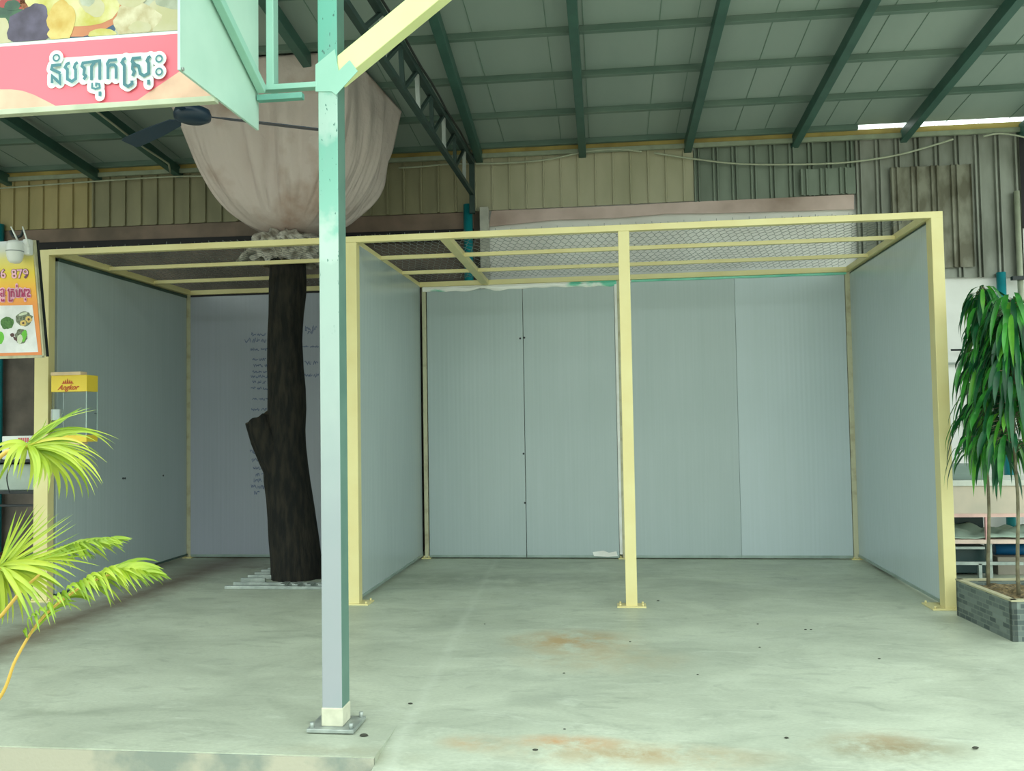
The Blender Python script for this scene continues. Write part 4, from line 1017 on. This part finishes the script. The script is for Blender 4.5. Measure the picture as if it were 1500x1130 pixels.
# pale metal stand in front of the lower bin
st = thing('metal_stand', 'low pale metal stand in front of the bin under the counter', 'stand', (xc0+.2, YC+.05, 0))
zz1, zz2 = yz(804), yz(825)
MB().box((xc0, YC+.03, zz1-.012), (xd, YC+.06, zz1+.012)).build('rail', ZINC, st, .002)
MB().box((xc0, YC-.04, zz2-.014), (YP(1500,828,YC-.04).x, YC+.0, zz2+.014)).build('rail', ZINC, st, .002)
x_l = YP(1436, 840, YC-.03).x; MB().box((x_l-.015, YC-.04, 0), (x_l+.015, YC-.005, zz2)).build('leg', ZINC, st, .002)
MB().box((xc0+.01, YC-.03, 0), (xc0+.04, YC+.06, zz1)).build('leg', ZINC, st, .002)
# crumpled cloth on shelf
m = MB(); nx, ny = 46, 16; vs = []; fs = []
X0c, X1c = xc0+.02, xc0+1.25
for i in range(nx+1):
    for j in range(ny+1):
        x = X0c+(X1c-X0c)*i/nx; y = YC+.02+.5*j/ny; e_ = min(1, min(i, nx-i)/5, )
        h = .015+.09*abs(noise.noise(V((x*3.2, y*4, 1))))+.05*noise.noise(V((x*9, y*9, 4)))+.02*(j/ny)
        h = max(.006, h*min(1, .25+j/5)); vs.append((x, y-.02*noise.noise(V((x*6,2,2))), yz(791)+.004+h))
for i in range(nx):
    for j in range(ny): a = i*(ny+1)+j; fs.append((a, a+ny+1, a+ny+2, a+1))
o = MB().add(vs, fs, 0, True).build('folded_cloth', mat('sage_cloth', (168,186,170), .8, c2=(140,160,146), scale=5, amt=.8)); so = o.modifiers.new('t', 'SOLIDIFY'); so.thickness = .006
tag(o, 'crumpled sage green cloth lying along the counter shelf', 'cloth')
# grey carton on the counter
z9 = yz(712)+.05
m = MB().box((xc0+.02, YC+.1, z9), (YP(1442,690,YC+.1).x, YC+.5, YP(1420,682,YC+.1).z)); tag(m.build('grey_case', mat('grey_case', (122,140,132), .5, c2=(106,124,118), scale=3, stretch=(1,1,8)), None, .006), 'grey case standing on the counter beside the cream post', 'case')
# blue drum lying under shelf
yy = YC+.35; q1 = YP(1456, 805, yy); m = MB(); rr = (YP(1456,797,yy)-YP(1456,813,yy)).length/2
m.tube([V((q1.x, yy, q1.z)), V((q1.x+1.2, yy, q1.z))], rr, 24); o = m.build('water_pipe', BLUE); tag(o, 'thick blue pipe lying under the counter shelf', 'pipe')
zz_ = q1.z - rr
m = MB().box((q1.x-.03, yy-.15, 0), (q1.x+1.2, yy+.15, zz_)); tag(m.build('concrete_plinth', mat('plinth', (150,142,130), .8, c2=(130,126,114), scale=4), None, .005), 'low concrete plinth under the thick blue pipe', 'plinth')
# thin dark rail and ledge on the pale wall
p, q = WP(1393,513,.12), WP(1520,511,.12)
tag(MB().tube([p, q], .010, 8).build('wall_rail', DARK), 'thin dark rail on the pale wall behind the plants', 'rail')
p, q = WP(1386,533,.05), WP(1530,531,.05); struct(MB().beam(p, q, .03, .022).build('trim_8', mat('ledge', (160,166,160), .6)), 'thin grey ledge on the pale wall')
# hanging awning bracket + dark strip at the foot of the cladding
p, q = WP(1482,408,.15), WP(1560,405,.15); struct(MB().beam(p, q, .06, .04).build('trim_9', DARK), 'dark strip below the cladding at the far right')

# ================================================================== PLANTER WITH PLANTS
A = G(1402, 902); Bp = G(1484, 941); C_ = G(1500, 950)
print('planter', A, Bp)
hgt = YP(1406, 852, A.y).z; h2 = YP(1487, 880, Bp.y).z; print('planter h', hgt, h2)
hP = (hgt+h2)/2*1.0
dA = (Bp-A); dA.z = 0; Lp = dA.length; dA.normalize(); nA = V((-dA.y, dA.x, 0))
if nA.x < 0: nA = -nA
wP = .62
SLATE = None
def slate():
    m, nt, b = nodes('slate_tiles'); L = nt.links.new; N = nt.nodes.new
    tc = N('ShaderNodeTexCoord'); d = N('ShaderNodeVectorMath'); d.operation = 'DOT_PRODUCT'; L(tc.outputs['Object'], d.inputs[0]); d.inputs[1].default_value = dA
    d2 = N('ShaderNodeVectorMath'); d2.operation = 'DOT_PRODUCT'; L(tc.outputs['Object'], d2.inputs[0]); d2.inputs[1].default_value = nA
    ad = N('ShaderNodeMath'); ad.operation = 'ADD'; L(d.outputs['Value'], ad.inputs[0]); L(d2.outputs['Value'], ad.inputs[1])
    s = N('ShaderNodeSeparateXYZ'); L(tc.outputs['Object'], s.inputs[0]); c = N('ShaderNodeCombineXYZ'); L(ad.outputs[0], c.inputs[0]); L(s.outputs[2], c.inputs[1])
    k = N('ShaderNodeTexBrick'); L(c.outputs[0], k.inputs[0]); k.inputs['Color1'].default_value = lin((64,76,76)); k.inputs['Color2'].default_value = lin((116,128,122)); k.inputs['Mortar'].default_value = lin((112,122,114))
    k.inputs['Scale'].default_value = 1; k.inputs['Mortar Size'].default_value = .004; k.inputs['Brick Width'].default_value = .09; k.inputs['Row Height'].default_value = .036
    L(k.outputs[0], b.inputs['Base Color']); b.inputs['Roughness'].default_value = .5
    return m
pt = thing('planter', 'long low planter box faced with small slate tiles', 'planter', A)
P = [A, A+dA*Lp, A+dA*Lp+nA*wP, A+nA*wP]; t_ = .035
m = MB()
def wallseg(a, b, inn): 
    a, b = V((a.x,a.y,0)), V((b.x,b.y,0)); m.prism([a, b, b+inn*t_, a+inn*t_], (0,0,hP))
wallseg(P[0], P[1], nA); wallseg(P[3], P[2], -nA); wallseg(P[0], P[3], dA); wallseg(P[1], P[2], -dA)
m.build('tiled_box', slate(), pt)
m = MB()
for a, b, inn in ((P[0],P[1],nA),(P[3],P[2],-nA),(P[0],P[3],dA),(P[1],P[2],-dA)):
    a, b = V((a.x,a.y,hP)), V((b.x,b.y,hP)); m.prism([a-inn*.004, b-inn*.004, b+inn*(t_+.006), a+inn*(t_+.006)], (0,0,.012))
m.build('rim', mat('planter_rim', (176,172,140), .6), pt)
soil = MB(); n = 24; vs = []; fs = []
for i in range(n+1):
    for j in range(n+1):
        p = P[0]+dA*(Lp*(.03+.94*i/n))+nA*(wP*(.04+.92*j/n)); vs.append((p.x, p.y, hP-.03+.035*noise.noise(V((p.x*14,p.y*14,0)))))
for i in range(n):
    for j in range(n): a = i*(n+1)+j; fs.append((a, a+1, a+n+2, a+n+1))
soil.add(vs, fs); soil.build('soil', mat('dry_soil', (130,112,78), 1, c2=(70,62,44), scale=40, amt=1, bump=.6), pt)
LF = mat('leaf_green', (70,160,56), .35, c2=(22,84,40), scale=7, amt=1, trans=.25); LF2 = mat('leaf_dark', (30,100,56), .4, c2=(16,66,40), scale=7, amt=1, trans=.2)
LF3 = mat('leaf_fresh', (110,180,60), .35, c2=(70,150,50), scale=7, amt=1, trans=.3)
STM = mat('stem_bark', (126,122,96), .8, c2=(84,76,58), scale=14, amt=1)
def plant(base, top_z, crown_lo, crown_r, nl, label, seed, lean=V((0,0,0))):
    rnd = random.Random(seed); t = thing('potted_tree', label, 'plant', base)
    H = top_z-base.z; pts = [base + V((.006*math.sin(k*1.1+seed), .006*math.cos(k*1.3+seed), H*k/12)) + lean*(k/12) for k in range(13)]
    m = MB().tube(pts, [.013-.0006*k for k in range(13)], 10); m.build('stem', STM, t)
    f = MB()
    for i in range(nl):
        h = rnd.random()**.8; z = crown_lo + (top_z-crown_lo)*h; k = (z-base.z)/H*12; c = pts[min(12,int(k))]; c = V((c.x,c.y,z))
        az = rnd.uniform(0, 2*PI); R = crown_r*(1.0-.72*h**1.6)*rnd.uniform(.3, 1); d = V((math.cos(az), math.sin(az), 0))
        o_ = c + d*R*rnd.uniform(.5,1) + V((0,0,rnd.uniform(-.02,.06))); L_ = rnd.uniform(.2,.3); droop = rnd.uniform(.6, 1.6)
        q = []
        for s in range(7):
            a = s/6; q.append(o_ + d*(L_*a*(.75-.3*a)) + V((0,0,-L_*droop*a*(.45+.5*a)+.008*math.sin(a*9))))
        f.leaf(q, rnd.uniform(.034,.056), (d*.8+V((0,0,.6))+V((rnd.uniform(-.5,.5),rnd.uniform(-.5,.5),0))).normalized(), (3 if rnd.random() < .3 else 0) if rnd.random() < .5 else 1, .18,
               prof=lambda t: (math.sin(PI*min(1,t*1.0+.0))**.75)*(1-.35*t) if t < 1 else 0)
        if i % 3 == 0: f.tube([c, c.lerp(o_, .5)+V((0,0,.03)), o_], .003, 4, 2)
    f.build('foliage', [LF, LF2, STM, LF3], t)
    return t
b1_ = onp(1449, 858, (0,0,hP-.02), (0,0,1)); b2_ = onp(1493, 872, (0,0,hP-.02), (0,0,1))
print('plants', b1_, b2_)
zt = lambda v, p: YP(1450, v, p.y).z
plant(b1_, zt(425,b1_), zt(672,b1_), .235, 330, 'leafy potted tree on a thin stem nearest the cream post', 11, V((.05,.0,0)))
plant(b2_, zt(440,b2_), zt(668,b2_), .36, 380, 'leafy potted tree on a thin stem at the right edge of the frame', 23, V((.03,0,0)))
b3_ = (b1_+b2_)/2 + nA*.25 + dA*.1
b3_.x += .12
plant(V((b3_.x, b3_.y, b1_.z)), zt(415,b3_)+.02, zt(600,b3_), .30, 240, 'leafy potted tree behind the other two stems in the planter', 31)

# ================================================================== FOREGROUND PALM
PY = 3.35
PLM = mat('palm_green', (196,212,74), .35, c2=(150,186,60), scale=3, amt=1, trans=.35); PLD = mat('palm_dark', (150,180,34), .4, c2=(116,152,30), scale=3, amt=1, trans=.35)
PLY = mat('palm_yellow', (206,204,80), .4, c2=(196,170,70), scale=3, trans=.3); STY = mat('palm_stalk', (214,178,84), .45, c2=(190,160,70), scale=6)
cr0 = YP(-170, 1000, PY); base0 = V((cr0.x, cr0.y-.05, -.16))
pal = thing('palm', 'bright green palm reaching in from the left edge of the frame', 'palm', base0)
m = MB(); m.tube([base0, base0+V((.01,0,.3)), base0+V((0,.02,.62)), cr0+V((0,0,-.05))], [.05,.045,.04,.035], 12); m.build('trunk', STY, pal)
def bez(p0, p1, p2, n=9):
    return [p0*(1-t)**2 + p1*(2*t*(1-t)) + p2*t*t for t in [i/(n-1) for i in range(n)]]
pprof = lambda t: (min(1, .25+t*3.2))*(1-t**2.6)
def frond(leaves, hub, y, stalk, name='frond', zo=(0,0), dn=V((0,-1,.25))):
    rnd = random.Random(int(hub[0]*13+hub[1])); P0 = YP(hub[0], hub[1], y); mb = MB()
    if stalk: mb.tube([YP(u,v,yy) for u,v,yy in stalk], .010, 8, 3)
    more = []
    for k_ in range(len(leaves)-1):
        (a0_, a1_, wa, ma), (b0_, b1_, wb, mb_) = leaves[k_], leaves[k_+1]
        if math.dist(a1_, b1_) < 45: more.append((((a0_[0]+b0_[0])/2+rnd.uniform(-3,3), (a0_[1]+b0_[1])/2+rnd.uniform(-3,3)), ((a1_[0]+b1_[0])/2+rnd.uniform(-4,4), (a1_[1]+b1_[1])/2+rnd.uniform(-4,4)), (wa+wb)/2*.8, rnd.choice((0,0,1))))
    for L_ in leaves+more:
        (cx_, cy_), (ex, ey), w_, mi = L_
        dy = rnd.uniform(-.16, .22); s0 = P0 + V((rnd.uniform(-.01,.01), rnd.uniform(-.01,.01), rnd.uniform(-.01,.01)))
        c = YP(cx_, cy_, y+dy*.5); e_ = YP(ex, ey, y+dy)
        c = c*2 - (s0+e_)/2 if False else c
        mb.leaf(bez(s0, c + (c-(s0+e_)/2)*.9, e_, 11), w_*.95, (dn + V((rnd.uniform(-.4,.4),0,rnd.uniform(-.3,.3)))).normalized(), mi, .22, pprof)
    return mb.build(name, [PLM, PLD, PLY, STY], pal)
def zA(x, y): return (x/5, 520+y/5)
def zB(x, y): return (x/5, 740+y/5)
W = .016
def LA(z, items): return [(z(*c), z(*e), w_, mi) for c, e, w_, mi in items]
frond(LA(zA, [((400,520),(600,385),W*2.0,1),((380,500),(720,400),W*.5,0),((500,530),(880,622),W*.7,0),((560,540),(835,700),W*.9,0),((540,570),(730,580),W*.8,0),
  ((480,610),(660,700),W*.9,2),((520,650),(790,795),W*.7,0),((500,690),(670,740),W*.7,0),((560,720),(755,945),W*1.2,0),((520,740),(720,985),W*.9,0),((540,800),(650,1060),W*1.5,1),
  ((470,840),(545,1085),W*1.0,0),((400,820),(430,1065),W*2.2,0),((300,790),(270,985),W*1.6,0),((250,780),(200,1005),W*1.9,0),((330,800),(320,935),W*1.6,0),((350,780),(370,900),W*1.4,0),
  ((190,730),(145,925),W*1.6,0),((150,700),(95,895),W*1.8,0),((100,690),(20,850),W*1.9,0),((80,660),(-60,740),W*1.6,0),((90,640),(-90,690),W*1.8,0),((60,800),(-30,980),W*1.8,1),((300,560),(340,460),W*.4,1),((330,590),(470,410),W*.5,0),((450,640),(640,640),W*.8,2),((500,680),(640,870),W*.8,0),((450,700),(600,830),W*.8,0)]),
  (40,654), PY, [(-170,1000,PY),(-110,800,PY-.05),(-30,690,PY),(10,662,PY),(42,654,PY)])
frond(LA(zB, [((60,250),(120,35),W*.9,1),((90,250),(205,15),W*1.0,0),((130,240),(330,-10),W*1.0,1),((180,260),(330,30),W*.9,0),((190,270),(440,55),W*.9,0),((220,290),(540,65),W*.8,0),((250,330),(565,135),W*1.0,0),
  ((300,370),(615,240),W*.9,0),((320,400),(670,315),W*1.1,0),((350,390),(740,450),W*1.0,0),((300,420),(560,530),W*1.6,0),((250,470),(480,620),W*1.7,0),((210,500),(430,640),W*1.7,0),((200,540),(400,720),W*1.7,0),
  ((190,600),(320,790),W*1.6,0),((130,620),(235,875),W*1.6,0),((90,680),(90,875),W*1.5,0),((30,700),(12,885),W*1.6,0),((-20,650),(-60,860),W*1.6,0),((180,560),(300,700),W*1.5,0),((60,620),(-20,800),W*1.3,0),((280,430),(500,560),W*1.2,1)]),
  (0,832), PY+.05, [(-170,1000,PY),(-90,900,PY),(-40,850,PY),(2,832,PY+.05)])
# feathery frond
def feather(stalk, y0, n, seed, name='frond', start=.35, lw=.011, up=1, ln=1.0):
    rnd = random.Random(seed); S_ = [YP(u,v,yy) for u,v,yy in stalk]; mb = MB(); pts = []
    for i in range(len(S_)-1):
        p0, p1, p2, p3 = S_[max(i-1,0)], S_[i], S_[i+1], S_[min(i+2,len(S_)-1)]
        for k in range(8):
            t = k/8; pts.append(.5*((2*p1)+(p2-p0)*t+(2*p0-5*p1+4*p2-p3)*t*t+(3*p1-p0-3*p2+p3)*t**3))
    pts.append(S_[-1]); N_ = len(pts); mb.tube(pts, [.008*(1-.85*i/N_)+.001 for i in range(N_)], 8, 3)
    for i in range(n):
        t = start+(1-start)*i/(n-1); k = min(N_-2, int(t*(N_-1))); p = pts[k]; d = (pts[k+1]-pts[k]).normalized()
        for sgn in (-1, 1):
            L_ = (.15+.12*math.sin(PI*min(1,(t-start)/(1-start)+.15)))*(1 if t < .8 else 1-(t-.8)*2.6)*rnd.uniform(.8,1.1)*ln
            o1 = d*.55 + V((0, sgn*.75, .45*up)); o1.normalize()
            c = p + o1*L_*.5; e_ = p + o1*L_*.72 + d*.06 + V((0,0,-L_*rnd.uniform(.35,.75)))
            mb.leaf(bez(p, c, e_, 8), lw*rnd.uniform(.7,1.3), (V((0,-1,.5))+V((rnd.uniform(-.4,.4),0,0))).normalized(), 0 if rnd.random() < .7 else 1, .2, pprof)
    return mb.build(name, [PLM, PLD, PLY, STY], pal)
feather([(-170,1130,PY-.1),(-60,1090,PY),(0,1022,PY),(24,965,PY),(60,908,PY),(110,866,PY),(150,846,PY),(180,838,PY),(212,840,PY)], PY, 48, 5, start=.45, lw=.019, ln=1.15)
feather([(-170,1000,PY+.3),(-60,890,PY+.3),(20,842,PY+.3),(70,815,PY+.3),(115,798,PY+.3),(165,790,PY+.3)], PY+.3, 34, 9, start=.5, up=.5, ln=.85, lw=.019)
MB().tube([YP(-60,960,PY+.05), YP(4,900,PY+.05), YP(31,866,PY+.05), YP(60,840,PY+.05)], [.009,.008,.007,.005], 8).build('stalk', STY, pal)

# ================================================================== FLOOR LITTER
DEB = mat('litter_dark', (60,62,52), .9)
for i, (u_, v_, s_) in enumerate(((601,1032,.014),(533,1079,.022),(826,987,.009),(710,915,.008),(923,941,.008),(363+750,949,.009),(1180,923,.01),(1188,923,.009),(1288,966,.01),(1429,1097,.016),(827,1069,.008),(784,1100,.014),(1110,915,.01),(1022,989,.007),(964,881,.012),(1152,1082,.012))):
    p = G(u_, v_); rnd = random.Random(i); m = MB(); s_ *= .6
    rg = [[p+V((math.cos(a)*r*s_*1.6, math.sin(a)*r*s_, z*s_))*(1)+V((0,0,0)) for a in [2*PI*k/9 for k in range(9)]] for r, z in ((.6,0.02),(1,.3),(.8,.7),(.3,.95))]
    rg = [[q+V((rnd.uniform(-1,1),rnd.uniform(-1,1),0))*s_*.2 for q in r] for r in rg]
    tag(m.rings(rg).build('pebble', DEB), 'small dark pebble lying loose on the concrete floor', 'pebble', 'pebbles on the concrete floor')

# ================================================================== far right glimpse of outside, its darkness put in as a black slab
m = MB(); a = WP(1494,200,.02)
m = MB().box((a.x-.02, a.y-.02, 3.6), (a.x+1.8, a.y+.02, WP(1494,200).z)); struct(m.build('trim_10', BLACK), 'black slab standing in for the dark opening beyond the end of the cladding')

# ------------------------------------------------------------------ render settings
SC.view_settings.view_transform = 'Standard'; SC.view_settings.look = 'None'; SC.view_settings.gamma = 1
SC.view_settings.exposure = 0.0
for o in SC.objects:
    if '_o' in o: del o['_o']
